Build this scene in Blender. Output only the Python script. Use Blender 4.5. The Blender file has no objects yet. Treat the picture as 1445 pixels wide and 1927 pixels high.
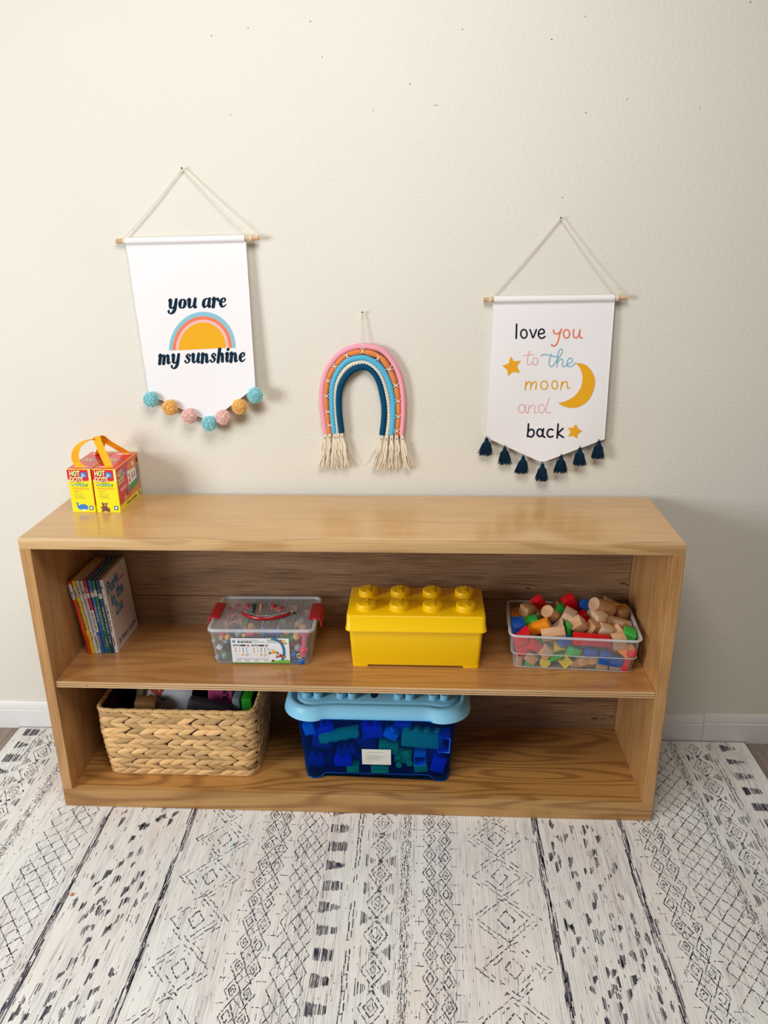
import bpy, bmesh, math, random
from mathutils import Vector, Matrix, Euler
R = math.radians
rnd = random.Random(7)
scene = bpy.context.scene
COL = scene.collection

# ------------------------------------------------------------------ camera
CAM = Vector((1.04690651, -1.84050827, 1.60096432))
_y, _p, _r = 0.0529, -0.3491, 0.0108
MROT = (Matrix.Rotation(_y, 3, 'Z') @ Matrix.Rotation(_p, 3, 'X') @ Matrix.Rotation(_r, 3, 'Y'))
FPX = 1483.42
cam_data = bpy.data.cameras.new('camera')
cam_data.sensor_fit = 'HORIZONTAL'
cam_data.sensor_width = 36.0
cam_data.lens = 36.0 * FPX / 1445.0
cam_data.clip_start = 0.05
cam = bpy.data.objects.new('camera', cam_data)
COL.objects.link(cam)
_m = Matrix((MROT.col[0], MROT.col[2], -MROT.col[1])).transposed().to_4x4()
_m.translation = CAM
cam.matrix_world = _m
scene.camera = cam

# ------------------------------------------------------------------ light
world = bpy.data.worlds.new('room_light')
scene.world = world
world.use_nodes = True
wn = world.node_tree.nodes['Background']
wn.inputs[0].default_value = (1.0, 0.93, 0.84, 1)
wn.inputs[1].default_value = 0.13


def area(name, loc, target, sx, sy, power, color):
    d = bpy.data.lights.new(name, 'AREA')
    d.shape = 'RECTANGLE'
    d.size = sx
    d.size_y = sy
    d.energy = power
    d.color = color
    o = bpy.data.objects.new(name, d)
    COL.objects.link(o)
    o.location = loc
    o.rotation_euler = (Vector(target) - Vector(loc)).to_track_quat('-Z', 'Y').to_euler()
    return o


area('window_daylight', (-1.9, -2.1, 1.55), (0.9, 0.3, 0.8), 1.1, 1.2, 74, (0.92, 0.97, 1.0))
area('ceiling_lamp', (0.9, -1.2, 2.75), (0.6, -0.3, 0.0), 1.0, 1.0, 31, (1.0, 0.95, 0.89))
scene.view_settings.view_transform = 'Standard'
scene.view_settings.look = 'None'
scene.view_settings.gamma = 1.0
scene.view_settings.use_curve_mapping = False
scene.view_settings.exposure = 0.17
scene.cycles.transparent_max_bounces = 32
scene.cycles.max_bounces = 8


# ------------------------------------------------------------------ helpers
def at(px, py, axis, val):
    """point of the place seen at a pixel, on the plane axis = val"""
    d = MROT @ Vector(((px - 722.5) / FPX, 1.0, -(py - 963.5) / FPX))
    t = (val - CAM[axis]) / d[axis]
    return CAM + d * t


def srgb(r, g, b):
    def f(c):
        c /= 255.0
        return c / 12.92 if c <= 0.04045 else ((c + 0.055) / 1.055) ** 2.4
    return (f(r), f(g), f(b), 1.0)


_mats = {}


def nodes_of(name):
    m = bpy.data.materials.new(name)
    m.use_nodes = True
    nt = m.node_tree
    return m, nt, nt.nodes['Principled BSDF']


def pm(name, col, rough=0.5, spec=0.5, bump=0.0, bscale=200.0, coat=0.0, sheen=0.0, var=0.06, metal=0.0, island=0.0):
    """plain surface with a little procedural tone variation and grain"""
    if name in _mats:
        return _mats[name]
    m, nt, b = nodes_of(name)
    c = srgb(*col)
    b.inputs['Roughness'].default_value = rough
    b.inputs['Specular IOR Level'].default_value = spec
    b.inputs['Coat Weight'].default_value = coat
    b.inputs['Sheen Weight'].default_value = sheen
    b.inputs['Metallic'].default_value = metal
    tc = nt.nodes.new('ShaderNodeTexCoord')
    no = nt.nodes.new('ShaderNodeTexNoise')
    no.inputs['Scale'].default_value = bscale
    no.inputs['Detail'].default_value = 3
    nt.links.new(tc.outputs['Object'], no.inputs['Vector'])
    mr = nt.nodes.new('ShaderNodeMapRange')
    mr.inputs['To Min'].default_value = 1 - var
    mr.inputs['To Max'].default_value = 1 + var
    nt.links.new(no.outputs['Fac'], mr.inputs['Value'])
    src = mr.outputs[0]
    if island:
        g = nt.nodes.new('ShaderNodeNewGeometry')
        mr2 = nt.nodes.new('ShaderNodeMapRange')
        mr2.inputs['To Min'].default_value = 1 - island
        mr2.inputs['To Max'].default_value = 1 + island * 0.6
        nt.links.new(g.outputs['Random Per Island'], mr2.inputs['Value'])
        mu = nt.nodes.new('ShaderNodeMath')
        mu.operation = 'MULTIPLY'
        nt.links.new(src, mu.inputs[0])
        nt.links.new(mr2.outputs[0], mu.inputs[1])
        src = mu.outputs[0]
    vm = nt.nodes.new('ShaderNodeVectorMath')
    vm.operation = 'SCALE'
    vm.inputs[0].default_value = c[:3]
    nt.links.new(src, vm.inputs['Scale'])
    nt.links.new(vm.outputs[0], b.inputs['Base Color'])
    if bump:
        bp = nt.nodes.new('ShaderNodeBump')
        bp.inputs['Strength'].default_value = bump
        bp.inputs['Distance'].default_value = 0.001
        nt.links.new(no.outputs['Fac'], bp.inputs['Height'])
        nt.links.new(bp.outputs[0], b.inputs['Normal'])
    _mats[name] = m
    return m


def wood(name, light, dark, grain=(1, 0, 0), seed=0.0, rough=0.35, coat=0.0, ring=26.0, pores=0.35, fine=1.0, stain=0.0, wear=None, rings=0.55, coat_rough=0.12):
    """oak: growth rings as contour lines of a stretched noise, plus long fine pores"""
    if name in _mats:
        return _mats[name]
    m, nt, b = nodes_of(name)
    N, L = nt.nodes, nt.links
    tc = N.new('ShaderNodeTexCoord')
    mp = N.new('ShaderNodeMapping')
    mp.inputs['Location'].default_value = (seed, seed * 0.7, seed * 1.3)
    s = [1.0 if g else 7.0 for g in grain]
    mp.inputs['Scale'].default_value = s
    L.new(tc.outputs['Object'], mp.inputs['Vector'])
    n1 = N.new('ShaderNodeTexNoise')
    n1.inputs['Scale'].default_value = 1.15
    n1.inputs['Detail'].default_value = 1.5
    n1.inputs['Distortion'].default_value = 0.25
    L.new(mp.outputs[0], n1.inputs['Vector'])
    mu = N.new('ShaderNodeMath'); mu.operation = 'MULTIPLY'; mu.inputs[1].default_value = ring * 6.0
    L.new(n1.outputs['Fac'], mu.inputs[0])
    # jitter so that rings are ragged
    mp2 = N.new('ShaderNodeMapping')
    mp2.inputs['Scale'].default_value = [7.0 if g else 330.0 * fine for g in grain]
    L.new(tc.outputs['Object'], mp2.inputs['Vector'])
    n2 = N.new('ShaderNodeTexNoise')
    n2.inputs['Scale'].default_value = 1.0
    n2.inputs['Detail'].default_value = 4
    n2.inputs['Roughness'].default_value = 0.65
    L.new(mp2.outputs[0], n2.inputs['Vector'])
    ad = N.new('ShaderNodeMath'); ad.operation = 'MULTIPLY_ADD'; ad.inputs[1].default_value = 2.2
    L.new(n2.outputs['Fac'], ad.inputs[0]); L.new(mu.outputs[0], ad.inputs[2])
    sn = N.new('ShaderNodeMath'); sn.operation = 'SINE'
    L.new(ad.outputs[0], sn.inputs[0])
    r1 = N.new('ShaderNodeMapRange')
    r1.inputs['From Min'].default_value = -0.2
    r1.inputs['From Max'].default_value = 1.0
    r1.inputs['To Min'].default_value = 0.0
    r1.inputs['To Max'].default_value = rings
    L.new(sn.outputs[0], r1.inputs['Value'])
    r2 = N.new('ShaderNodeMapRange')
    r2.inputs['From Min'].default_value = 0.38
    r2.inputs['From Max'].default_value = 0.72
    r2.inputs['To Max'].default_value = pores
    L.new(n2.outputs['Fac'], r2.inputs['Value'])
    su = N.new('ShaderNodeMath'); su.operation = 'ADD'; su.use_clamp = True
    L.new(r1.outputs[0], su.inputs[0]); L.new(r2.outputs[0], su.inputs[1])
    last = su.outputs[0]
    if stain:
        n3 = N.new('ShaderNodeTexNoise')
        n3.inputs['Scale'].default_value = 2.3
        n3.inputs['Detail'].default_value = 3
        L.new(mp.outputs[0], n3.inputs['Vector'])
        r3 = N.new('ShaderNodeMapRange')
        r3.inputs['From Min'].default_value = 0.35
        r3.inputs['From Max'].default_value = 0.7
        r3.inputs['To Max'].default_value = stain
        L.new(n3.outputs['Fac'], r3.inputs['Value'])
        a3 = N.new('ShaderNodeMath'); a3.operation = 'ADD'; a3.use_clamp = True
        L.new(last, a3.inputs[0]); L.new(r3.outputs[0], a3.inputs[1])
        last = a3.outputs[0]
    mx = N.new('ShaderNodeMix'); mx.data_type = 'RGBA'
    mx.inputs['A'].default_value = srgb(*light)
    mx.inputs['B'].default_value = srgb(*dark)
    L.new(last, mx.inputs['Factor'])
    L.new(mx.outputs['Result'], b.inputs['Base Color'])
    b.inputs['Roughness'].default_value = rough
    b.inputs['Coat Weight'].default_value = coat
    b.inputs['Coat Roughness'].default_value = coat_rough
    bp = N.new('ShaderNodeBump')
    bp.inputs['Strength'].default_value = 0.25
    bp.inputs['Distance'].default_value = 0.0006
    bp.invert = True
    L.new(last, bp.inputs['Height'])
    L.new(bp.outputs[0], b.inputs['Normal'])
    _mats[name] = m
    return m


def plastic_clear(name, tint, opac, rough=0.25, body=(235, 238, 240)):
    """see-through plastic: tinted pass-through, a milky body and a glossy skin"""
    if name in _mats:
        return _mats[name]
    m = bpy.data.materials.new(name)
    m.use_nodes = True
    nt = m.node_tree
    N, L = nt.nodes, nt.links
    b = N['Principled BSDF']
    out = N['Material Output']
    b.inputs['Base Color'].default_value = srgb(*body)
    b.inputs['Roughness'].default_value = rough
    tr = N.new('ShaderNodeBsdfTransparent')
    tr.inputs[0].default_value = srgb(*tint)
    lw = N.new('ShaderNodeLayerWeight'); lw.inputs['Blend'].default_value = 0.5
    pw = N.new('ShaderNodeMath'); pw.operation = 'POWER'; pw.inputs[1].default_value = 4.0
    L.new(lw.outputs['Facing'], pw.inputs[0])
    fr = N.new('ShaderNodeMath'); fr.operation = 'MULTIPLY_ADD'; fr.inputs[1].default_value = 0.6; fr.inputs[2].default_value = 0.02
    L.new(pw.outputs[0], fr.inputs[0])
    tc = N.new('ShaderNodeTexCoord')
    no = N.new('ShaderNodeTexNoise'); no.inputs['Scale'].default_value = 60
    L.new(tc.outputs['Object'], no.inputs['Vector'])
    mr = N.new('ShaderNodeMapRange')
    mr.inputs['To Min'].default_value = opac * 0.8
    mr.inputs['To Max'].default_value = opac * 1.2
    L.new(no.outputs['Fac'], mr.inputs['Value'])
    ad = N.new('ShaderNodeMath'); ad.operation = 'ADD'; ad.use_clamp = True
    L.new(mr.outputs[0], ad.inputs[0]); L.new(fr.outputs[0], ad.inputs[1])
    mx = N.new('ShaderNodeMixShader')
    L.new(ad.outputs[0], mx.inputs[0])
    L.new(tr.outputs[0], mx.inputs[1])
    L.new(b.outputs[0], mx.inputs[2])
    L.new(mx.outputs[0], out.inputs['Surface'])
    _mats[name] = m
    return m


# ---- mesh builder
class MB:
    def __init__(self):
        self.v = []; self.f = []; self.m = []; self.s = []

    def add(self, vs, fs, mat=0, smooth=False, M=None):
        k = len(self.v)
        if M is not None:
            vs = [M @ Vector(p) for p in vs]
        self.v += [tuple(p) for p in vs]
        for f in fs:
            self.f.append(tuple(k + i for i in f)); self.m.append(mat); self.s.append(smooth)
        return self

    def box(self, x0, x1, y0, y1, z0, z1, mat=0, M=None):
        vs = [(x, y, z) for x in (x0, x1) for y in (y0, y1) for z in (z0, z1)]
        fs = [(0, 1, 3, 2), (4, 6, 7, 5), (0, 4, 5, 1), (2, 3, 7, 6), (0, 2, 6, 4), (1, 5, 7, 3)]
        return self.add(vs, fs, mat, False, M)

    def rbox(self, dx, dy, dz, r=0.002, seg=2, mat=0, M=None, smooth=True):
        bm = bmesh.new()
        bmesh.ops.create_cube(bm, size=1.0)
        bmesh.ops.scale(bm, vec=(dx, dy, dz), verts=bm.verts)
        bmesh.ops.bevel(bm, geom=list(bm.edges), offset=r, segments=seg, affect='EDGES', profile=0.5)
        self.frombm(bm, mat, smooth, M)
        return self

    def frombm(self, bm, mat=0, smooth=True, M=None):
        bm.verts.index_update()
        self.add([v.co.copy() for v in bm.verts], [[v.index for v in f.verts] for f in bm.faces], mat, smooth, M)
        bm.free()

    def tube(self, path, r, n=8, mat=0, cap=True, smooth=True, closed=False, rf=None, flat=1.0):
        path = [Vector(p) for p in path]
        L = len(path)
        rings = []
        up = None
        for i, p in enumerate(path):
            a = path[max(i - 1, 0)] if not closed else path[(i - 1) % L]
            b = path[min(i + 1, L - 1)] if not closed else path[(i + 1) % L]
            t = (b - a)
            t = t.normalized() if t.length > 1e-9 else Vector((0, 0, 1))
            if up is None:
                up = Vector((0, 1, 0)) if abs(t.y) < 0.9 else Vector((1, 0, 0))
            u = (up - t * up.dot(t))
            u = u.normalized() if u.length > 1e-6 else t.orthogonal().normalized()
            w = t.cross(u)
            up = u
            ring = []
            for j in range(n):
                an = 2 * math.pi * j / n
                rr = r[i] if isinstance(r, (list, tuple)) else r
                if rf:
                    rr *= rf(i, an)
                ring.append(p + u * (math.cos(an) * rr * flat) + w * (math.sin(an) * rr))
            rings.append(ring)
        vs = [q for rg in rings for q in rg]
        fs = []
        for i in range(L if closed else L - 1):
            i2 = (i + 1) % L
            for j in range(n):
                j2 = (j + 1) % n
                fs.append((i * n + j, i * n + j2, i2 * n + j2, i2 * n + j))
        if cap and not closed:
            fs.append(tuple(range(n))[::-1]); fs.append(tuple((L - 1) * n + j for j in range(n)))
        return self.add(vs, fs, mat, smooth)

    def cyl(self, p0, p1, r, n=24, mat=0, bev=0.0, r2=None):
        p0 = Vector(p0); p1 = Vector(p1); r2 = r if r2 is None else r2
        t = (p1 - p0).normalized()
        if bev:
            return self.tube([p0, p0 + t * bev, p1 - t * bev, p1], [r - bev, r, r2, max(r2 - bev, 1e-4)], n, mat)
        return self.tube([p0, p1], [r, r2], n, mat)

    def ball(self, c, r, mat=0, nu=16, nv=10, sc=(1, 1, 1)):
        vs = []; fs = []
        for i in range(nv + 1):
            th = math.pi * i / nv
            for j in range(nu):
                ph = 2 * math.pi * j / nu
                vs.append((c[0] + r * sc[0] * math.sin(th) * math.cos(ph), c[1] + r * sc[1] * math.sin(th) * math.sin(ph), c[2] + r * sc[2] * math.cos(th)))
        for i in range(nv):
            for j in range(nu):
                j2 = (j + 1) % nu
                fs.append((i * nu + j, (i + 1) * nu + j, (i + 1) * nu + j2, i * nu + j2))
        return self.add(vs, fs, mat, True)

    def loft(self, rings, mat=0, cap0=True, cap1=True, smooth=True, M=None):
        n = len(rings[0]); vs = [p for rg in rings for p in rg]; fs = []
        for i in range(len(rings) - 1):
            for j in range(n):
                j2 = (j + 1) % n
                fs.append((i * n + j, i * n + j2, (i + 1) * n + j2, (i + 1) * n + j))
        if cap0: fs.append(tuple(range(n))[::-1])
        if cap1: fs.append(tuple((len(rings) - 1) * n + j for j in range(n)))
        return self.add(vs, fs, mat, smooth, M)

    def prism(self, poly, F, depth, mat=0, side=None):
        """2D polygon drawn in frame F (u, v, height) with thickness"""
        n = len(poly)
        a = sum(poly[i][0] * poly[(i + 1) % n][1] - poly[(i + 1) % n][0] * poly[i][1] for i in range(n))
        if a < 0: poly = poly[::-1]
        vs = [F(p[0], p[1], depth) for p in poly] + [F(p[0], p[1], 0) for p in poly]
        fs = [tuple(range(n)), tuple(range(2 * n - 1, n - 1, -1))] + [(i, n + i, n + (i + 1) % n, (i + 1) % n) for i in range(n)]
        return self.add(vs, fs, mat, False)

    def ribbon(self, pts, widths, F, depth, mat=0, rounded=True, thick=0.0002):
        """a drawn stroke: centre line with widths, lying in frame F at height depth"""
        n = len(pts)
        if not isinstance(widths, (list, tuple)): widths = [widths] * n
        Lp = []; Rp = []
        for i in range(n):
            a = pts[max(i - 1, 0)]; b = pts[min(i + 1, n - 1)]
            dx, dy = b[0] - a[0], b[1] - a[1]
            l = math.hypot(dx, dy) or 1
            nx, ny = -dy / l, dx / l
            w = widths[i] / 2
            Lp.append((pts[i][0] + nx * w, pts[i][1] + ny * w)); Rp.append((pts[i][0] - nx * w, pts[i][1] - ny * w))
        for i in range(n - 1):
            q = [Rp[i], Rp[i + 1], Lp[i + 1], Lp[i]]
            k = [F(p[0], p[1], depth) for p in q]
            self.add(k, [(0, 1, 2, 3)], mat)
        if rounded:
            for e in (0, n - 1):
                w = widths[e] / 2
                c = [F(pts[e][0] + math.cos(t * math.pi / 5) * w, pts[e][1] + math.sin(t * math.pi / 5) * w, depth) for t in range(10)]
                self.add(c, [tuple(range(10))], mat)
        return self

    def quad(self, u0, v0, u1, v1, F, depth, mat=0):
        return self.add([F(u0, v0, depth), F(u1, v0, depth), F(u1, v1, depth), F(u0, v1, depth)], [(0, 1, 2, 3)], mat)

    def poly(self, pts, F, depth, mat=0):
        n = len(pts)
        return self.add([F(p[0], p[1], depth) for p in pts], [tuple(range(n))], mat)

    def disc(self, u, v, ru, rv, F, depth, mat=0, n=20):
        return self.poly([(u + ru * math.cos(2 * math.pi * i / n), v + rv * math.sin(2 * math.pi * i / n)) for i in range(n)], F, depth, mat)

    def text(self, s, u, v, size, F, depth, mat=0, bold=0.0, shear=0.0, sx=1.0, align='LEFT', width=None):
        vs, fs = text_mesh(s, bold, shear)
        if not vs: return self
        mx = max(p[0] for p in vs); mn = min(p[0] for p in vs)
        if width: sx = width / ((mx - mn) * size)
        off = -mn if align == 'LEFT' else -(mn + mx) / 2
        return self.add([F(u + (p[0] + off) * size * sx, v + p[1] * size, depth) for p in vs], fs, mat)

    def text3d(self, s, size, F, height, mat=0, bold=0.0, width=None):
        vs, fs = text_mesh(s, bold, 0.0, 1.0)
        xs = [p[0] for p in vs]; ys = [p[1] for p in vs]; cx, cy = (min(xs) + max(xs)) / 2, (min(ys) + max(ys)) / 2
        sx = width / (max(xs) - min(xs)) if width else size
        return self.add([F((p[0] - cx) * sx, (p[1] - cy) * size, height * (p[2] + 1) / 2) for p in vs], fs, mat)

    def build(self, name, mats, parent=None, local=False, angle=40):
        me = bpy.data.meshes.new(name)
        vs = self.v
        if parent is not None and not local:
            inv = TM[parent.name].inverted()
            vs = [tuple(inv @ Vector(p)) for p in vs]
        me.from_pydata(vs, [], self.f)
        if not isinstance(mats, (list, tuple)): mats = [mats]
        for m in mats: me.materials.append(m)
        me.polygons.foreach_set('material_index', self.m)
        me.polygons.foreach_set('use_smooth', self.s)
        if any(self.s): me.set_sharp_from_angle(angle=R(angle))
        me.update()
        o = bpy.data.objects.new(name, me)
        COL.objects.link(o)
        if parent is not None: o.parent = parent
        return o


_tc = {}


def text_mesh(s, bold, shear, ext=0.0):
    k = (s, bold, shear, ext)
    if k not in _tc:
        cu = bpy.data.curves.new('t', 'FONT')
        cu.body = s; cu.size = 1.0; cu.offset = bold; cu.shear = shear; cu.resolution_u = 3; cu.extrude = ext
        o = bpy.data.objects.new('t', cu)
        COL.objects.link(o)
        dg = bpy.context.evaluated_depsgraph_get()
        me = o.evaluated_get(dg).to_mesh()
        _tc[k] = ([tuple(v.co) for v in me.vertices], [tuple(p.vertices) for p in me.polygons])
        o.evaluated_get(dg).to_mesh_clear()
        bpy.data.objects.remove(o); bpy.data.curves.remove(cu)
    return _tc[k]


def frame(O, X, Y):
    O = Vector(O); X = Vector(X); Y = Vector(Y); Nn = X.cross(Y).normalized()
    return lambda u, v, d=0.0: O + X * u + Y * v + Nn * d


TM = {}


def thing(name, label, cat, M=None, group=None):
    o = bpy.data.objects.new(name, None)
    COL.objects.link(o)
    o.empty_display_size = 0.05
    M = M if isinstance(M, Matrix) else Matrix.Translation(M or (0, 0, 0))
    o.matrix_world = M
    o['label'] = label; o['category'] = cat
    if group: o['group'] = group
    TM[o.name] = M.copy()
    return o


def tag(o, label, cat, group=None):
    o['label'] = label; o['category'] = cat
    if group: o['group'] = group
    return o


def struct(o):
    o['kind'] = 'structure'
    return o


def catmull(pts, k=6, closed=False):
    P = [tuple(p) for p in pts]; n = len(P); out = []
    rng = range(n if closed else n - 1)
    for i in rng:
        if closed: a, b, c, d = P[(i - 1) % n], P[i], P[(i + 1) % n], P[(i + 2) % n]
        else: a, b, c, d = P[max(i - 1, 0)], P[i], P[i + 1], P[min(i + 2, n - 1)]
        for j in range(k):
            t = j / k
            out.append(tuple(0.5 * ((2 * b[q]) + (-a[q] + c[q]) * t + (2 * a[q] - 5 * b[q] + 4 * c[q] - d[q]) * t * t + (-a[q] + 3 * b[q] - 3 * c[q] + d[q]) * t ** 3) for q in range(len(b))))
    if not closed: out.append(P[-1])
    return out


def rrect(hx, hy, r, z, nc=5, cx=0.0, cy=0.0):
    """rounded rectangle ring, counter-clockwise from above"""
    out = []
    for q, (sx, sy) in enumerate(((1, -1), (1, 1), (-1, 1), (-1, -1))):
        a0 = -90 + 90 * q
        for i in range(nc + 1):
            a = R(a0 + 90 * i / nc)
            out.append((cx + sx * (hx - r) + r * math.cos(a), cy + sy * (hy - r) + r * math.sin(a), z))
    return out


def Mx(x, y, z, rx=0, ry=0, rz=0):
    return Matrix.Translation((x, y, z)) @ Euler((R(rx), R(ry), R(rz)), 'XYZ').to_matrix().to_4x4()


# ------------------------------------------------------------------ setting
WALL_Y = 0.393
BASE_Y = 0.381
FLOOR_Z = -0.006
D, H, W = 0.362, 0.849, 1.70

# wall paint: sprayed orange-peel texture
wall_mat, nt, b = nodes_of('wall_paint')
N, L = nt.nodes, nt.links
tc = N.new('ShaderNodeTexCoord')
mp = N.new('ShaderNodeMapping'); mp.inputs['Scale'].default_value = (1.0, 1.0, 1.7)
L.new(tc.outputs['Object'], mp.inputs['Vector'])
n1 = N.new('ShaderNodeTexNoise'); n1.inputs['Scale'].default_value = 105; n1.inputs['Detail'].default_value = 3; n1.inputs['Distortion'].default_value = 0.6
L.new(mp.outputs[0], n1.inputs['Vector'])
n2 = N.new('ShaderNodeTexNoise'); n2.inputs['Scale'].default_value = 3.0; n2.inputs['Detail'].default_value = 2
L.new(tc.outputs['Object'], n2.inputs['Vector'])
mx = N.new('ShaderNodeMix'); mx.data_type = 'RGBA'
mx.inputs['A'].default_value = srgb(229, 225, 214); mx.inputs['B'].default_value = srgb(224, 220, 209)
L.new(n2.outputs['Fac'], mx.inputs['Factor'])
L.new(mx.outputs['Result'], b.inputs['Base Color'])
b.inputs['Roughness'].default_value = 0.6
b.inputs['Specular IOR Level'].default_value = 0.25
bp = N.new('ShaderNodeBump'); bp.inputs['Strength'].default_value = 0.48; bp.inputs['Distance'].default_value = 0.002
L.new(n1.outputs['Fac'], bp.inputs['Height']); L.new(bp.outputs[0], b.inputs['Normal'])

mb = MB(); mb.box(-3.2, 5.2, WALL_Y, WALL_Y + 0.12, FLOOR_Z - 0.1, 2.9)
wall = struct(mb.build('wall_back', wall_mat))
dark_hole = pm('dark_hole', (60, 55, 48), 0.9)
for px, py in [(398, 67), (467, 52), (584, 40), (606, 107), (771, 158), (822, 198), (1101, 31), (1102, 212), (1317, 203), (1058, 372), (434, 216), (818, 198), (870, 55), (1412, 4), (702, 208), (1180, 186), (1038, 74)]:
    p = at(px, py, 1, WALL_Y)
    mb = MB(); mb.cyl((p.x, WALL_Y + 0.002, p.z), (p.x, WALL_Y - 0.0004, p.z), 0.0011 + 0.0006 * rnd.random(), 8)
    mb.build('nail_hole', dark_hole, wall, local=True)
# raised plaster seam low on the right and a shallow dent above it
for pts, rr in (([(1288, 1295), (1293, 1306), (1299, 1314), (1302, 1326), (1307, 1336), (1316, 1341), (1321, 1346)], 0.0013), ([(1312, 1178), (1320, 1190), (1324, 1205), (1321, 1222), (1318, 1236)], 0.0008), ([(1332, 1100), (1338, 1112), (1344, 1122)], 0.0006)):
    mb = MB()
    path = [at(a, c, 1, WALL_Y) + Vector((rnd.uniform(-.0012, .0012), 0.0003, 0)) for a, c in catmull(pts, 4)]
    mb.tube(path, rr, 6, cap=True)
    mb.build('plaster_seam', wall_mat, wall, local=True)

# wood-look floor planks
floor_mat = wood('floor_planks', (156, 140, 128), (108, 92, 82), (0, 1, 0), seed=3.1, rough=0.45, ring=9, pores=0.6, rings=0.3)
mb = MB()
x = -3.2
k = 0
while x < 5.2:
    y = -3.6 + (k * 0.37) % 1.2
    prev = -4.2
    while prev < WALL_Y:
        y1 = min(y, WALL_Y)
        mb.box(x + 0.0008, x + 0.1492, prev + 0.0008, y1 - 0.0008, FLOOR_Z - 0.02, FLOOR_Z)
        prev = y1; y += 1.2
        if y1 >= WALL_Y: break
    x += 0.15; k += 1
mb.box(-3.2, 5.2, -4.2, WALL_Y, FLOOR_Z - 0.03, FLOOR_Z - 0.004)
struct(mb.build('floor', floor_mat))

base_paint = pm('baseboard_paint', (232, 230, 228), 0.4, 0.4, bump=0.1, bscale=60, var=0.02)


def baseboard(name, x0, x1, top):
    pr = [(WALL_Y, FLOOR_Z), (BASE_Y, FLOOR_Z), (BASE_Y, top - 0.032), (BASE_Y + 0.0025, top - 0.0295), (BASE_Y + 0.001, top - 0.024), (BASE_Y + 0.003, top - 0.012), (BASE_Y + 0.006, top - 0.004), (BASE_Y + 0.008, top), (WALL_Y, top)]
    m = MB(); n = len(pr)
    vs = [(x0, a, c) for a, c in pr] + [(x1, a, c) for a, c in pr]
    m.add(vs, [tuple(range(n))[::-1], tuple(range(n, 2 * n))] + [(i, (i + 1) % n, n + (i + 1) % n, n + i) for i in range(n)])
    return struct(m.build(name, base_paint))


baseboard('baseboard_left', -3.2, 0.35, 0.095)
xj = at(1323, 1370, 1, BASE_Y).x
baseboard('baseboard_back', 0.35, xj - 0.0006, 0.092)
baseboard('baseboard_right', xj + 0.0006, 5.2, 0.097)
# ------------------------------------------------------------------ bookcase
oak_top = wood('oak_top', (216, 172, 112), (178, 126, 68), (1, 0, 0), 0.4, rough=0.3, coat=0.6, ring=5, pores=0.6, rings=0.16, fine=1.3)
oak_edge = wood('oak_edge', (212, 174, 122), (170, 124, 72), (1, 0, 0), 5.2, rough=0.4, coat=0.2, ring=9, pores=0.4, rings=0.45)
oak_side_mat = wood('oak_side', (198, 150, 94), (148, 98, 54), (0, 0, 1), 2.1, rough=0.4, coat=0.25, ring=7, pores=0.55, rings=0.3)
oak_shelf = wood('oak_shelf', (190, 138, 82), (140, 90, 44), (1, 0, 0), 7.7, rough=0.3, coat=0.6, ring=8, pores=0.5, rings=0.35)
oak_floor = wood('oak_bottom', (188, 136, 74), (128, 82, 36), (1, 0, 0), 12.35, rough=0.33, coat=0.35, ring=14, pores=0.4, rings=0.6)
oak_base = wood('oak_plinth', (190, 144, 86), (138, 92, 46), (1, 0, 0), 9.35, rough=0.4, coat=0.2, ring=12, pores=0.35, rings=0.6)
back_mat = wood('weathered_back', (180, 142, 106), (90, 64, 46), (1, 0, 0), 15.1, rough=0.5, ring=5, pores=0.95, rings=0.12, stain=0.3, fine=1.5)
ply = wood('plywood_face', (222, 190, 146), (190, 150, 100), (1, 0, 0), 3.0, rough=0.6, ring=4, pores=0.4)
ply_dark = wood('plywood_core', (170, 122, 76), (128, 84, 48), (1, 0, 0), 4.0, rough=0.6, ring=4, pores=0.4)
knot = pm('peg_hole', (38, 26, 18), 0.9)
T = 0.0294; ZS = 0.418; ZB = 0.061
case = thing('bookcase', 'long low oak bookcase with two open shelves against the wall', 'bookcase', (0.85, 0.18, 0))
mb = MB(); mb.rbox(W, D - 0.02, H - 0.820, 0.0008, 1, 0, Mx(W / 2, 0.02 + (D - 0.02) / 2, (H + 0.820) / 2), smooth=False)
mb.build('top_panel', oak_top, case)
mb = MB(); mb.rbox(W, 0.0196, H - 0.820, 0.001, 2, 0, Mx(W / 2, 0.0098, (H + 0.820) / 2))
mb.build('front_edging', oak_edge, case)
for sx in (0, 1):
    mb = MB()
    x0, x1 = (0, T) if sx == 0 else (W - T, W)
    mb.rbox(T, D, 0.8198 - ZB, 0.0009, 1, 0, Mx((x0 + x1) / 2, D / 2, (0.8198 + ZB) / 2), smooth=False)
    mb.box(x0, x1, 0.0202, D, 0.0007, ZB)
    if sx == 0:   # pin holes on the inner face
        for px, py in [(93.6, 1153), (98, 1175), (105, 1203), (108.6, 1225), (118, 1299)]:
            p = at(px + 8, py, 0, T + 0.0003)
            mb.cyl((T - 0.002, p.y, p.z), (T + 0.0004, p.y, p.z), 0.0018, 8, 1)
    mb.build('side_panel', [oak_side_mat, knot], case)
mb = MB(); mb.rbox(W, 0.02, ZB - .0007, 0.001, 1, 0, Mx(W / 2, 0.010, ZB / 2 + .00035), smooth=False)
mb.build('plinth', oak_base, case)
mb = MB(); mb.box(T, W - T, 0.0202, 0.351, ZB - 0.018, ZB - 0.0015)
mb.build('bottom_panel', oak_floor, case)
mb = MB(); mb.box(T + 0.001, W - T - 0.001, 0.012, 0.351, ZS - 0.016, ZS)
mb.build('shelf_board', oak_shelf, case)
mb = MB()
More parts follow.
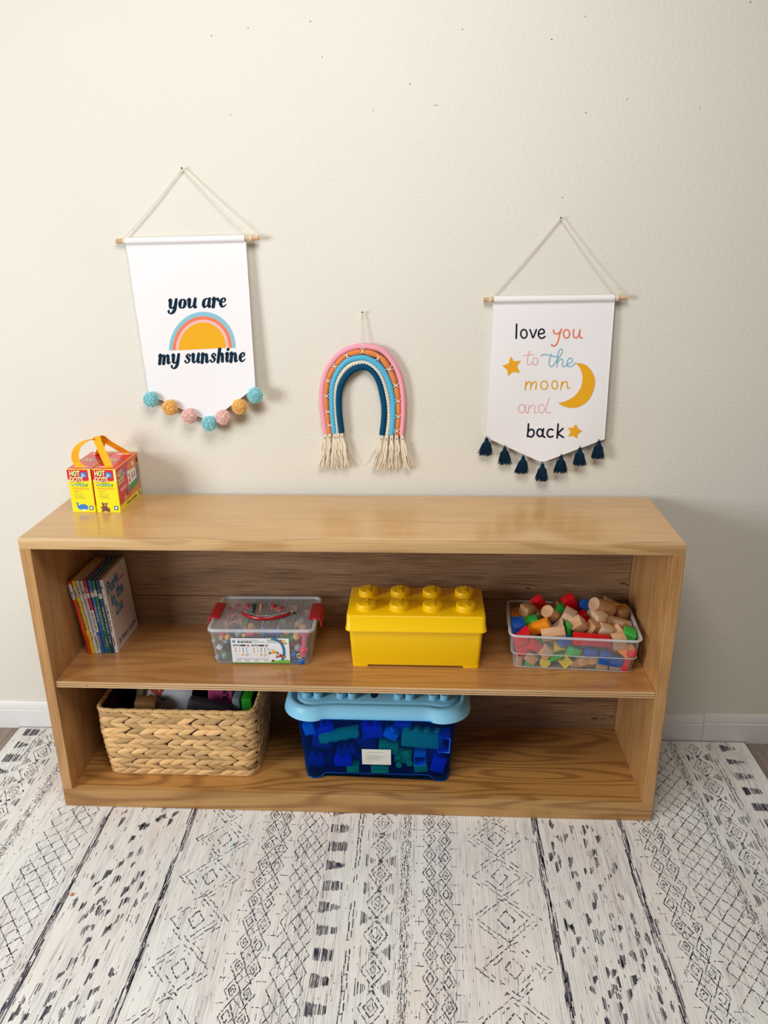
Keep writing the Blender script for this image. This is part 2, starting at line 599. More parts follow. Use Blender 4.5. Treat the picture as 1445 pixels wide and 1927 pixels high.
for i, (a, c, mi) in enumerate([(0, .0032, 0), (.0032, .0064, 1), (.0064, .0098, 0), (.0098, .0128, 1), (.0128, .016, 0)]):
    mb.box(T + 0.001, W - T - 0.001, 0.0062 + 0.0004 * mi, 0.0119, ZS - 0.016 + a, ZS - 0.016 + c, mi)
for px, py in [(549, 1299), (622.5, 1300), (1012, 1303), (1041, 1307), (555, 1299), (164, 1290)]:
    p = at(px, py, 1, 0.006)
    mb.cyl((p.x, 0.0059, p.z), (p.x, 0.007, p.z), 0.0013, 8, 2)
mb.build('plywood_edge', [ply, ply_dark, knot], case)
mb = MB()
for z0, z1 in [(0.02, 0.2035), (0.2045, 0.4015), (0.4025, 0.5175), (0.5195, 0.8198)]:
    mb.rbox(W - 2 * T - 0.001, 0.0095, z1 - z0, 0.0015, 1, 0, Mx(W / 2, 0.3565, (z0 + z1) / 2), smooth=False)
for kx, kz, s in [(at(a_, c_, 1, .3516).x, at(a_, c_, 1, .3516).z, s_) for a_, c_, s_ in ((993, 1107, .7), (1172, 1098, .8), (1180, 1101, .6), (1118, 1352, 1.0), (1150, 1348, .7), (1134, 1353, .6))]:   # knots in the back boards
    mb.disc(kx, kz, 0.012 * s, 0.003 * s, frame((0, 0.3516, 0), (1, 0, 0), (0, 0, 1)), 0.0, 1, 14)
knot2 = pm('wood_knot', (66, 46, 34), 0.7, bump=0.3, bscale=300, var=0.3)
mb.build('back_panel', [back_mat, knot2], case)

# ------------------------------------------------------------------ rug
rug_mat, nt, b = nodes_of('rug_weave')
N, L = nt.nodes, nt.links
tc = N.new('ShaderNodeTexCoord')


def stretched(sx, sy, detail=3, scale=1.0):
    mp = N.new('ShaderNodeMapping'); mp.inputs['Scale'].default_value = (sx, sy, 1)
    L.new(tc.outputs['Object'], mp.inputs['Vector'])
    no = N.new('ShaderNodeTexNoise'); no.inputs['Scale'].default_value = scale; no.inputs['Detail'].default_value = detail
    no.inputs['Roughness'].default_value = 0.6
    L.new(mp.outputs[0], no.inputs['Vector'])
    return no.outputs['Fac']


def mrange(src, a, c, d, e):
    r = N.new('ShaderNodeMapRange')
    r.inputs['From Min'].default_value = a; r.inputs['From Max'].default_value = c
    r.inputs['To Min'].default_value = d; r.inputs['To Max'].default_value = e
    L.new(src, r.inputs['Value']); return r.outputs[0]


def mul(a, c, op='MULTIPLY'):
    r = N.new('ShaderNodeMath'); r.operation = op; r.use_clamp = True
    L.new(a, r.inputs[0])
    if isinstance(c, float): r.inputs[1].default_value = c
    else: L.new(c, r.inputs[1])
    return r.outputs[0]


def cmix(fac, A, B):
    r = N.new('ShaderNodeMix'); r.data_type = 'RGBA'
    L.new(fac, r.inputs['Factor'])
    for nm, v in (('A', A), ('B', B)):
        if isinstance(v, tuple): r.inputs[nm].default_value = v
        else: L.new(v, r.inputs[nm])
    return r.outputs['Result']


thread = stretched(420, 9, 4)
bandn = stretched(28, 0.8, 3)
streak = mul(mrange(thread, 0.46, 0.62, 0, 1), mrange(bandn, 0.36, 0.64, 0.08, 0.85))
tone = cmix(mrange(stretched(3.0, 2.0, 2), 0.35, 0.65, 0, 1), srgb(240, 234, 228), srgb(238, 239, 234))
tone = cmix(mrange(stretched(9.0, 5.0, 2), 0.45, 0.75, 0, 0.4), tone, srgb(232, 214, 206))
tone = cmix(mul(streak, 0.9), tone, srgb(132, 128, 138))
L.new(tone, b.inputs['Base Color'])
b.inputs['Roughness'].default_value = 0.9
b.inputs['Specular IOR Level'].default_value = 0.1
b.inputs['Sheen Weight'].default_value = 0.15
bp = N.new('ShaderNodeBump'); bp.inputs['Strength'].default_value = 0.35; bp.inputs['Distance'].default_value = 0.001
L.new(stretched(500, 300, 2), bp.inputs['Height']); L.new(bp.outputs[0], b.inputs['Normal'])
# ink: dark yarn broken up by lighter threads
ink_mat, nt, b = nodes_of('rug_dark_yarn')
N, L = nt.nodes, nt.links
tc = N.new('ShaderNodeTexCoord')
worn = mul(mrange(stretched(520, 40, 3), 0.50, 0.66, 0, 1), mrange(stretched(7, 6, 2), 0.36, 0.62, 0.35, 1.0))
L.new(cmix(worn, srgb(58, 58, 74), srgb(222, 214, 210)), b.inputs['Base Color'])
b.inputs['Roughness'].default_value = 0.9
b.inputs['Specular IOR Level'].default_value = 0.1
hem_mat = pm('rug_hem', (150, 142, 138), 0.9, 0.1, bump=0.4, bscale=700)

RX0, RX1, RY0, RY1 = -0.3265, 2.1025, -1.35, 0.378
mb = MB()
nx, ny = 60, 44
vs = []
for j in range(ny + 1):
    for i in range(nx + 1):
        xx = RX0 + (RX1 - RX0) * i / nx; yy = RY0 + (RY1 - RY0) * j / ny
        vs.append((xx, yy, 0.0))
mb.add(vs, [(j * (nx + 1) + i, j * (nx + 1) + i + 1, (j + 1) * (nx + 1) + i + 1, (j + 1) * (nx + 1) + i) for j in range(ny) for i in range(nx)], 0)
mb.box(RX0, RX1, RY0, RY1, FLOOR_Z + 0.0002, -0.0002, 2)
mb.tube([(RX0, RY0, -0.0022), (RX0, RY1, -0.0022), (RX1, RY1, -0.0022), (RX1, RY0, -0.0022)], 0.0032, 8, 2, closed=True)
G = lambda u, v, d=0.0: Vector((u, v, 0.0003))
rr = random.Random(21)


def sliver(xc, y0, y1, w):
    j = rr.uniform(-.0008, .0008)
    mb.add([G(xc - w / 2, y0), G(xc + w / 2 + j, y0 + j), G(xc + w / 2, y1), G(xc - w / 2 - j, y1 - j)], [(0, 1, 2, 3)], 1)


def dash(p, q, w=0.0026, on=0.010, off=0.004, keep=0.93, wob=0.0012):
    L_ = math.hypot(q[0] - p[0], q[1] - p[1])
    if L_ < 1e-5: return
    d = ((q[0] - p[0]) / L_, (q[1] - p[1]) / L_)
    t = 0.0
    while t < L_ - 0.001:
        ln = on * rr.uniform(0.6, 1.4)
        e = min(t + ln, L_)
        if rr.random() < keep:
            a = (p[0] + d[0] * t + rr.uniform(-wob, wob), p[1] + d[1] * t + rr.uniform(-wob, wob))
            c = (p[0] + d[0] * e + rr.uniform(-wob, wob), p[1] + d[1] * e + rr.uniform(-wob, wob))
            ww = w * rr.uniform(0.6, 1.25)
            nxx, nyy = -d[1] * ww / 2, d[0] * ww / 2
            sk = rr.uniform(-1, 1) * 0.001
            mb.add([G(a[0] - nxx, a[1] - nyy + sk), G(c[0] - nxx, c[1] - nyy), G(c[0] + nxx, c[1] + nyy - sk), G(a[0] + nxx, a[1] + nyy)], [(0, 1, 2, 3)], 1)
        t = e + off * rr.uniform(0.4, 1.5)


def hatch(inside, x0, x1, y0, y1, step=0.0026, w=0.0016, keep=0.85, jit=0.004):
    xx = x0
    while xx < x1:
        seg = None
        yy = y0
        while yy <= y1 + 0.0005:
            if inside(xx, yy):
                if seg is None: seg = yy
            elif seg is not None:
                if rr.random() < keep: sliver(xx, seg + rr.uniform(-jit, jit) * .6, yy + rr.uniform(-jit, jit) * .6, w * rr.uniform(.6, 1.4))
                seg = None
            yy += 0.002
        if seg is not None and rr.random() < keep: sliver(xx, seg, y1, w)
        xx += step * rr.uniform(0.7, 1.3)


def diamond(cx, cy, hx, hy, **k):
    P_ = [(cx + hx, cy), (cx, cy + hy), (cx - hx, cy), (cx, cy - hy)]
    for i in range(4): dash(P_[i], P_[(i + 1) % 4], **k)


def rows(period, off=0.0):
    n = int((RY1 - RY0) / period) + 2
    return [RY1 - off - i * period for i in range(n) if RY0 + 0.02 < RY1 - off - i * period < RY1 - 0.012]


def clampy(f):
    def g(p, q, **k):
        if max(p[1], q[1]) < RY1 and min(p[1], q[1]) > RY0: f(p, q, **k)
    return g


dash = clampy(dash)


def blocks_band(xc, tip, off=0.03):      # combed wedges pointing along x
    for cy in rows(0.0685, off):
        hw, hh = 0.026 * rr.uniform(.85, 1.1), 0.019 * rr.uniform(.85, 1.1)
        f = rr.choice([0.15, 0.5, 0.8])
        ins = lambda a, c: abs(a - xc) < hw and abs(c - cy) < hh * (1 - f * ((a - xc) * tip + hw) / (2 * hw))
        hatch(ins, xc - hw, xc + hw, cy - hh, cy + hh, 0.0027, 0.0021, 0.9, 0.005)


def squiggle(xc, w=0.010):
    y = RY0 + 0.01; k = 0
    while y < RY1 - 0.03:
        l = rr.uniform(0.015, 0.03)
        if rr.random() < 0.85:
            sliver(xc - w / 2 + rr.uniform(-.002, .002), y, y + l, 0.0026)
            sliver(xc + w / 2 + rr.uniform(-.002, .002), y + l * .4, y + l * 1.3, 0.0026)
            if k % 2 == 0: dash((xc - w / 2, y), (xc + w / 2, y + 0.004), w=0.0025)
        y += l * 1.1; k += 1


def aztec(xc, hw=0.036, off=0.04):
    P_ = 0.094
    for cy in rows(P_, off):
        for kk in (1.0, 0.55):
            diamond(xc, cy, hw * 0.82 * kk, P_ * 0.46 * kk, w=0.0026, on=0.012, off=0.003)
        diamond(xc, cy, hw * .2, P_ * .1, w=0.002)
        for sx in (-1, 1):
            ins = lambda a, c: 0 < (a - xc) * sx - hw * 0.30 and abs(c - (cy - P_ / 2)) < ((a - xc) * sx - hw * .30) * 0.78 and abs(a - xc) < hw * 1.12
            x0, x1 = sorted((xc + sx * hw * .3, xc + sx * hw * 1.15))
            hatch(ins, x0, x1, cy - P_, cy, 0.0034, 0.0018, 0.75, 0.004)
        for q in range(6):
            diamond(xc + rr.uniform(-.2, .2) * hw, cy - P_ / 2 + rr.uniform(-.012, .012), .0028, .003, w=.0016)


def speckle(xc, w=0.012):
    for e in (-1, -.3, .45, 1):
        y = RY0
        while y < RY1 - 0.01:
            l = rr.uniform(0.003, 0.010) * (2.2 if abs(e) < .5 else 1)
            if rr.random() < 0.8: sliver(xc + e * w * .75 + rr.uniform(-.0025, .0025), y, y + l, 0.0018)
            y += l + rr.uniform(0.0005, 0.004)
    for _ in range(900):
        y = rr.uniform(RY0, RY1 - .02)
        sliver(xc + rr.gauss(0, w * .8), y, y + rr.uniform(.002, .007), 0.0011)


def lattice(xc, hw=0.050):
    pitch = 0.046
    n = int((RY1 - RY0) / pitch)
    cols = 3
    dx = 2 * hw / cols / 1.0
    for j in range(n + 1):
        y = RY0 + j * pitch
        for i in range(cols):
            for s in (-1, 1):
                a = (xc - hw + i * dx, y + (0 if (i % 2 == 0) == (s > 0) else pitch / 1.0))
                c = (xc - hw + (i + 1) * dx, y + (pitch if (i % 2 == 0) == (s > 0) else 0))
                if rr.random() < .93: dash(a, c, w=0.0021, on=0.012, off=0.0028, keep=.95)
                m_ = ((a[0] + c[0]) / 2, (a[1] + c[1]) / 2)
                if rr.random() < .5: dash((m_[0] - dx / 2, m_[1] - (pitch / 2 if s < 0 else -pitch / 2)), (m_[0], m_[1]), w=0.0018, on=.009)


def thick_line(xc, w=0.008, keep=0.9):
    for e in range(7):
        y = RY0
        ph = rr.uniform(0, 9)
        while y < RY1 - 0.03:
            l = rr.uniform(0.02, 0.09)
            wobble = 0.0025 * math.sin(y * 9 + ph * .2) + 0.002 * math.sin(y * 31)
            if rr.random() < keep * (1 - abs(e - 3) * .12): sliver(xc + (e - 3) / 3 * w + wobble, y, min(y + l, RY1 - .01), 0.0022 * rr.uniform(.7, 1.4))
            y += l * rr.uniform(.85, 1.15)


def blotches(x0, x1, count):
    for _ in range(count):
        cx = rr.uniform(x0, x1); cy = rr.uniform(RY0 + .03, RY1 - .04)
        hw = rr.uniform(.003, .008); hh = rr.uniform(.008, .020)
        up = rr.choice([-1, 1])
        ins = lambda a, c: abs(a - cx) < hw and abs(c - cy + (a - cx) * .6) < hh * (1 - .7 * abs((a - cx) / hw - .3 * up))
        hatch(ins, cx - hw, cx + hw, cy - hh * 1.5, cy + hh * 1.5, 0.0026, 0.0020, 0.85, 0.004)


def blotch_motif(xc, hw, off):
    """diamonds drawn out of wedge-shaped blotches"""
    P_ = 0.30
    for cy in rows(P_, off):
        for t in range(16):
            s = t / 16 * 4
            q = int(s); f = s - q
            cor = [(1, 0), (0, 1), (-1, 0), (0, -1), (1, 0)]
            ux = cor[q][0] * (1 - f) + cor[q + 1][0] * f; uy = cor[q][1] * (1 - f) + cor[q + 1][1] * f
            for kk in ((1.0, 0.5) if t % 2 else (1.0,)):
                cx = xc + ux * hw * kk + rr.gauss(0, .006); yc = cy + uy * P_ * .46 * kk
                if rr.random() < .25: continue
                bw = rr.uniform(.004, .009); bh = rr.uniform(.010, .020)
                ins = lambda a, c: abs(a - cx) < bw and abs(c - yc - (a - cx)) < bh * (1 - .6 * (a - cx + bw) / (2 * bw))
                hatch(ins, cx - bw, cx + bw, yc - bh * 1.8, yc + bh * 1.8, 0.0025, 0.0021, 0.88, 0.004)


def big_diamonds(xc, hw=0.080, off=0.09):
    P_ = 0.135
    for i, cy in enumerate(rows(P_, off)):
        jx = rr.uniform(-.006, .006)
        diamond(xc + jx, cy, hw * .24, P_ * .20, w=.0034, on=.010, off=.003, keep=.95)
        for kk, kp in ((.60, .45), (.80, .78), (1.0, .5)):
            diamond(xc + jx, cy, hw * kk, P_ * .60 * kk, w=.0026, on=.011, off=.004, keep=kp, wob=.0018)


def small_chain(xa, xb, off=0.02):
    P_ = 0.062
    for xc, ph in ((xa, 0.0), (xb, P_ * .12)):
        for cy in rows(P_, off + ph):
            diamond(xc, cy, .0175, P_ * .50, w=.0026, on=.012, off=.0022)
            diamond(xc, cy, .0085, P_ * .24, w=.0026, on=.008, off=.002)
            if rr.random() < .5: diamond(xc, cy, .003, .004, w=.002)
        sg = -1 if xc == xa else 1
        for cy in rows(P_, off + ph + P_ / 2):
            dash((xc + sg * .014, cy), (xc + sg * .036, cy), w=.0022, on=.006, off=.0025)
    for cy in rows(P_, off + P_ / 2):
        mid = (xa + xb) / 2
        for s in (-1, 1):
            dash((mid - .012, cy - s * .012), (mid + .012, cy + s * .012), w=.0022, on=.006, off=.003, keep=.8)


for _ in range(5200):
    y = rr.uniform(RY0 + .01, RY1 - .03)
    sliver(rr.uniform(RX0 + .01, RX1 - .01), y, y + rr.uniform(.004, .022), rr.uniform(.0005, .0010))
blocks_band(-0.27, 1, 0.03)
squiggle(-0.235)
aztec(-0.185)
speckle(-0.098)
lattice(0.045, 0.062)
thick_line(0.141, 0.007)
blotch_motif(0.262, 0.085, 0.10)
blotches(0.16, 0.37, 90)
thick_line(0.388, 0.007)
big_diamonds(0.500)
small_chain(0.629, 0.665)
lattice(0.746, 0.042)
blocks_band(0.82, 1)
squiggle(0.877, 0.009)
aztec(0.940)
speckle(1.008, 0.011)
small_chain(1.070, 1.112, 0.035)
big_diamonds(1.257, 0.088, 0.06)
thick_line(1.371, 0.007)
blotch_motif(1.487, 0.088, 0.22)
blotches(1.39, 1.60, 90)
thick_line(1.610, 0.007)
small_chain(1.672, 1.710, 0.05)
lattice(1.800, 0.058)
speckle(1.860, 0.011)
aztec(1.925)
squiggle(1.978, 0.011)
blocks_band(2.035, 1, 0.035)
tag(mb.build('rug', [rug_mat, ink_mat, hem_mat]), 'cream rug with charcoal aztec stripes lying under the bookcase', 'rug')
for px, py, c, lab in ((135, 1683, (232, 128, 40), 'tiny orange scrap lying on the rug at left'), (440, 1590, (70, 150, 165), 'tiny teal scrap lying on the rug below the basket')):
    p = at(px, py, 2, 0.0015)
    mb = MB()
    for i in range(5):
        mb.ball((p.x + rnd.uniform(-.004, .004), p.y + rnd.uniform(-.004, .004), 0.0028), rnd.uniform(.0018, .0026), 0, 7, 5)
    tag(mb.build('crumb', pm('crumb_%d' % px, c, 0.8)), lab, 'scrap')

# ------------------------------------------------------------------ wall hangings
cord_mat = pm('cotton_cord', (232, 224, 206), 0.9, 0.1, bump=0.5, bscale=900)
dowel_mat = wood('dowel_wood', (226, 196, 156), (190, 150, 106), (1, 0, 0), 1.0, rough=0.6, ring=6, pores=0.4)
cloth = pm('banner_canvas', (240, 238, 240), 0.9, 0.1, bump=0.35, bscale=1400, var=0.015)
navy = pm('navy_yarn', (20, 44, 64), 0.9, 0.1, bump=0.5, bscale=900)
black_thread = pm('ink_navy_thread', (22, 26, 44), 0.9, 0.1, bump=0.5, bscale=1500)
coral = pm('coral_thread', (240, 128, 96), 0.9, 0.1, bump=0.5, bscale=1500)
pink = pm('pink_thread', (240, 190, 190), 0.9, 0.1, bump=0.5, bscale=1500)
sky = pm('sky_thread', (140, 196, 214), 0.9, 0.1, bump=0.5, bscale=1500)
gold = pm('gold_thread', (240, 176, 36), 0.8, 0.2, bump=0.8, bscale=1100, var=0.12)
nail_mat = pm('nail_steel', (120, 118, 116), 0.35, metal=0.9)


def wall_nail(px, py, lab):
    p = at(px, py, 1, WALL_Y - 0.006)
    mb = MB(); mb.cyl((p.x, WALL_Y + 0.004, p.z - .001), (p.x, WALL_Y - 0.016, p.z + .0015), 0.0009, 8); mb.cyl((p.x, WALL_Y - 0.016, p.z + .0015), (p.x, WALL_Y - 0.0172, p.z + .0016), 0.0024, 10)
    tag(mb.build('nail', nail_mat), lab, 'nail', 'nails in the wall')
    return Vector((p.x, WALL_Y - 0.009, p.z + .0018))


def surf(px, py, fn):
    """point seen at a pixel on the curved sheet y = fn(x, z)"""
    y = 0.38
    for _ in range(6):
        p = at(px, py, 1, y); y = fn(p.x, p.z)
    return at(px, py, 1, y)


def banner(root, fn, TL, TR, BR, tip, BL, dowL, dowR, nail, ox, oy, sc, draw, wraps):
    """fabric sheet hung from a dowel; all corners in photograph pixels"""
    fr = lambda u, v, d=0.0: surf(ox + u / sc, oy + v / sc, lambda a, c: fn(a, c) - d - 0.0002)
    mb = MB()
    n, mm = 24, 30
    grid = []
    for j in range(mm + 1):
        t = j / mm
        row = []
        for i in range(n + 1):
            s = i / n
            lx = TL[0] * (1 - t) + BL[0] * t; ly = TL[1] * (1 - t) + BL[1] * t
            rx_ = TR[0] * (1 - t) + BR[0] * t; ry_ = TR[1] * (1 - t) + BR[1] * t
            px = lx * (1 - s) + rx_ * s; py = ly * (1 - s) + ry_ * s
            # pointed hem
            base = BL[1] * (1 - s) + BR[1] * s
            st = (tip[0] - BL[0]) / (BR[0] - BL[0])
            k = s / st if s < st else (1 - s) / (1 - st)
            py += t ** 3 * k * (tip[1] - (BL[1] * (1 - st) + BR[1] * st))
            row.append(surf(px, py, fn))
        grid.append(row)
    vs = [p for r_ in grid for p in r_]
    back = [p + Vector((0, 0.0011, 0)) for p in vs]
    q = len(vs); w_ = n + 1
    fs = [(j * w_ + i, (j + 1) * w_ + i, (j + 1) * w_ + i + 1, j * w_ + i + 1) for j in range(mm) for i in range(n)]
    fs += [tuple(q + a for a in f[::-1]) for f in fs]
    rim = [i for i in range(n + 1)] + [j * w_ + n for j in range(1, mm + 1)] + [mm * w_ + i for i in range(n - 1, -1, -1)] + [j * w_ for j in range(mm - 1, 0, -1)]
    for i in range(len(rim)):
        a, c = rim[i], rim[(i + 1) % len(rim)]
        fs.append((a, c, q + c, q + a))
    mb.add(vs + back, fs, 0, True)
    # hems: a turned edge on both sides and along the point
    for line in ([grid[j][0] for j in range(mm + 1)], [grid[j][n] for j in range(mm + 1)], grid[mm]):
        mb.tube([p + Vector((0, 0.0003, 0)) for p in line], 0.0011, 6, 0)
    # the sleeve the dowel runs through
    a, c = Vector(grid[0][0]), Vector(grid[0][n])
    RD = 0.0088
    dl, dr = at(dowL[0], dowL[1], 1, a.y - 0.002), at(dowR[0], dowR[1], 1, c.y - 0.002)
    dd = (dr - dl).normalized()
    s0 = dl + dd * ((a - dl).dot(dd) + 0.001); s1 = dl + dd * ((c - dl).dot(dd) - 0.001)
    mb.tube([s0, s1], RD, 20, 0)
    draw(mb, fr)
    mb.build('fabric', [cloth, navy, coral, pink, sky, gold, black_thread], root, angle=60)
    mb = MB(); mb.tube([dl, dr], 0.0062, 18)
    mb.build('dowel', dowel_mat, root)
    mb = MB()
    kl = dl + dd * wraps[0]; kr = dl + dd * wraps[1]
    for k in (kl, kr):
        for t in (-0.0026, 0.0, 0.0026):
            ring = [k + dd * (t + .0006 * math.sin(an * math.pi / 6)) + Vector((0, math.cos(an * math.pi / 6) * .0076, math.sin(an * math.pi / 6) * .0076)) for an in range(12)]
            mb.tube(ring, 0.0012, 6, closed=True)
    for k, e in ((kl, -1), (kr, 1)):
        st_ = k + Vector((0, -.0005, .0080))
        m_ = st_.lerp(nail, .5) + Vector((0, 0.0, -0.004))
        mb.tube(catmull([tuple(st_), tuple(m_), tuple(nail)], 6), 0.0013, 6)
    mb.tube([nail + Vector((-.0012, .001, -.001)), nail + Vector((0, 0, .0014)), nail + Vector((.0012, -.001, -.001))], .0013, 6)
    mb.build('hanging_cord', cord_mat, root)
    return grid


# --- stroke alphabet for the heavy rounded italic; x-height 1, widths relative
S = 0.36; Hh = 0.13
GL = {
    'y': (1.12, [([(0.02, .82), (.12, .98), (.24, .9), (.26, .5), (.30, .16), (.48, .06), (.66, .2)], [.12, .2, S, S, .3, .16, .13]), ([(.86, .98), (.84, .4), (.78, -.2), (.52, -.5), (.2, -.42), (.16, -.24)], [.3, S, S, .22, .16, .26])]),
    'o': (.98, [([(.20, .5), (.27, .84), (.48, .95), (.70, .82), (.78, .5), (.70, .16), (.48, .04), (.27, .16), (.20, .5)], [S, .28, Hh, .28, S, .28, Hh, .28, S])]),
    'u': (1.16, [([(0.02, .82), (.12, .98), (.24, .9), (.26, .5), (.30, .16), (.48, .05), (.68, .25)], [.12, .2, S, S, .3, .16, .12]), ([(.88, .98), (.86, .3), (.96, .06), (1.12, .12)], [.3, S, .28, .14])]),
    'a': (1.08, [([(.74, .88), (.46, .95), (.24, .76), (.20, .4), (.30, .1), (.52, .1), (.74, .4)], [.14, .14, .3, S, .3, .14, .12]), ([(.82, .95), (.80, .3), (.90, .06), (1.04, .12)], [.3, S, .28, .14])]),
    'r': (.82, [([(0.02, .82), (.14, .98), (.25, .9), (.25, .04)], [.12, .2, S, S]), ([(.34, .6), (.5, .88), (.68, .9), (.72, .72)], [.12, .16, .24, .28])]),
    'e': (.92, [([(.30, .46), (.62, .58), (.66, .82), (.46, .95), (.24, .72), (.20, .4), (.36, .08), (.60, .05), (.84, .26)], [.1, .14, .22, .14, .3, S, .28, .16, .1])]),
    'm': (1.62, [([(0.02, .82), (.14, .98), (.25, .9), (.25, .02)], [.12, .2, S, S]), ([(.32, .55), (.5, .88), (.68, .88), (.74, .6), (.74, .02)], [.1, .16, .28, S, S]), ([(.82, .55), (1.0, .88), (1.18, .88), (1.24, .5), (1.28, .08), (1.46, .08), (1.56, .2)], [.1, .16, .28, S, .3, .16, .1])]),
    'n': (1.14, [([(0.02, .82), (.14, .98), (.25, .9), (.25, .02)], [.12, .2, S, S]), ([(.32, .55), (.5, .88), (.68, .88), (.76, .5), (.80, .08), (.98, .08), (1.08, .2)], [.1, .16, .28, S, .3, .16, .1])]),
    's': (.82, [([(.66, .74), (.6, .9), (.4, .95), (.26, .74), (.44, .54), (.62, .34), (.52, .08), (.28, .05), (.14, .24)], [.22, .16, .15, .26, .3, .28, .15, .16, .24])]),
    'h': (1.06, [([(.16, 1.46), (.28, 1.5), (.27, .9), (.25, .02)], [.14, S, S, S]), ([(.32, .55), (.5, .88), (.66, .9), (.74, .5), (.78, .08), (.92, .08)], [.1, .16, .28, S, .3, .14])]),
    'i': (.52, [([(0.0, .82), (.12, .98), (.24, .9), (.24, .3), (.32, .06), (.48, .16)], [.12, .2, S, S, .26, .12]), ([(.26, 1.34), (.27, 1.36)], [.34, .34])]),
    ' ': (.5, []),
}


def lettering(mb, s, x0, x1, yb0, yb1, xh, fr, mat, slant=0.12):
    tot = sum(GL[c][0] for c in s); k = (x1 - x0) / tot
    x = x0
    for c in s:
        adv, st = GL[c]
        for pts, ws in st:
            full = catmull([(a, b_, w) for (a, b_), w in zip(pts, ws)], 5)
            P_ = []; Wd = []
            for a, b_, w in full:
                X = x + (a + slant * b_) * k; tt = (X - x0) / (x1 - x0)
                P_.append((X, (yb0 * (1 - tt) + yb1 * tt) - b_ * xh)); Wd.append(w * (k + xh) / 2 * 1.0)
            mb.ribbon(P_, Wd, fr, 0.0008, mat)
        x += adv * k


def draw_sun(mb, fr):
    lettering(mb, 'you are', 418, 822, 1022, 1008, 64, fr, 1)
    lettering(mb, 'my sunshine', 350, 952, 1400, 1382, 64, fr, 1)
    # the half sun with its three rims
    cx, cy = 656, 1297
    def half(rx_, ry_, n=40):
        return [(cx + rx_ * math.cos(math.pi * i / n), cy - ry_ * math.sin(math.pi * i / n) - (math.cos(math.pi * i / n)) * 8) for i in range(n + 1)]
    for a, c, w1, h1, mat in ((227, 254, 203, 224, 4), (203, 224, 181, 201, 2), (181, 201, 162, 182, 3)):
        o_ = half(a, c); i_ = half(w1, h1)
        for q in range(40):
            mb.add([fr(*i_[q], .0008), fr(*i_[q + 1], .0008), fr(*o_[q + 1], .0008), fr(*o_[q], .0008)], [(0, 1, 2, 3)], mat)
    o_ = half(162, 182)
    for q in range(40):
        a, c = o_[q], o_[q + 1]
        mb.add([fr(a[0], cy - 8 * (a[0] - cx) / 162, .0008), fr(c[0], cy - 8 * (c[0] - cx) / 162, .0008), fr(*c, .0008), fr(*a, .0008)], [(0, 1, 2, 3)], 5)


nail = wall_nail(344, 318, 'small steel nail holding the cord of the sunshine banner')
sunb = thing('wall_banner', 'white canvas wall banner with sun and pom-pom trim reading you are my sunshine', 'wall hanging', (0.415, 0.38, 1.57), 'cloth banners on the wall')
def sun_fn(x, z):
    u = (x - 0.245) / 0.325; v = (1.57 - z) / 0.43
    return 0.381 - 0.010 * u - 0.014 * u * max(0, min(v, 1.3)) - 0.003 * math.sin(u * 5 + v * 2) * v
g = banner(sunb, sun_fn, (236, 455), (462, 450), (480, 728), (395, 793), (280, 742), (219, 454), (487, 448), nail, 200, 300, 3.635, draw_sun, (0.022, 0.371))
# pompoms
pp = [(284, 752, 'aqua'), (320, 767, 'apricot'), (356, 783, 'blush'), (394, 797, 'aqua'), (420, 785, 'blush'), (451, 765, 'apricot'), (480, 744, 'aqua')]
pcol = {'aqua': pm('aqua_wool', (180, 234, 240), .95, .05, island=.12), 'apricot': pm('apricot_wool', (255, 216, 142), .95, .05, island=.12), 'blush': pm('blush_wool', (255, 224, 218), .95, .05, island=.12)}
for px, py, cn in pp:
    c = surf(px, py, lambda a, b_: sun_fn(a, b_) - .010)
    mb = MB(); r0 = 0.0224
    mb.ball(c, r0 * .74, 0, 14, 10)
    for i in range(620):
        ga = math.pi * (3 - 5 ** .5) * i; zz = 1 - 2 * (i + .5) / 620; q = math.sqrt(1 - zz * zz)
        d = Vector((q * math.cos(ga), q * math.sin(ga), zz)) + Vector((rnd.gauss(0, .08), rnd.gauss(0, .08), rnd.gauss(0, .08)))
        d.normalize(); t = d.orthogonal().normalized(); t = (Matrix.Rotation(rnd.uniform(0, 6.3), 3, d) @ t)
        l = r0 * rnd.uniform(.93, 1.06)
        a = c + d * r0 * .6; e = c + d * l
        s_ = t * .0010; s2 = d.cross(t) * .0010
        mb.add([a + s_, a - s_ * .5 + s2, a - s_ * .5 - s2, e + s_ * .9, e - s_ * .4 + s2 * .9, e - s_ * .4 - s2 * .9], [(0, 1, 4, 3), (1, 2, 5, 4), (2, 0, 3, 5), (3, 4, 5)], 0)
    o = mb.build('pompom', pcol[cn], sunb)
    o['label'] = cn + ' wool pom-pom'
# thin cord that strings the pompoms along the pointed hem
mb = MB()
for (a, c) in zip(pp[:-1], pp[1:]):
    mb.tube([surf(a[0], a[1], lambda x, z: sun_fn(x, z) - .002), surf(c[0], c[1], lambda x, z: sun_fn(x, z) - .002)], .0014, 6)
mb.build('trim_string', pm('trim_string', (170, 140, 130), .9), sunb)

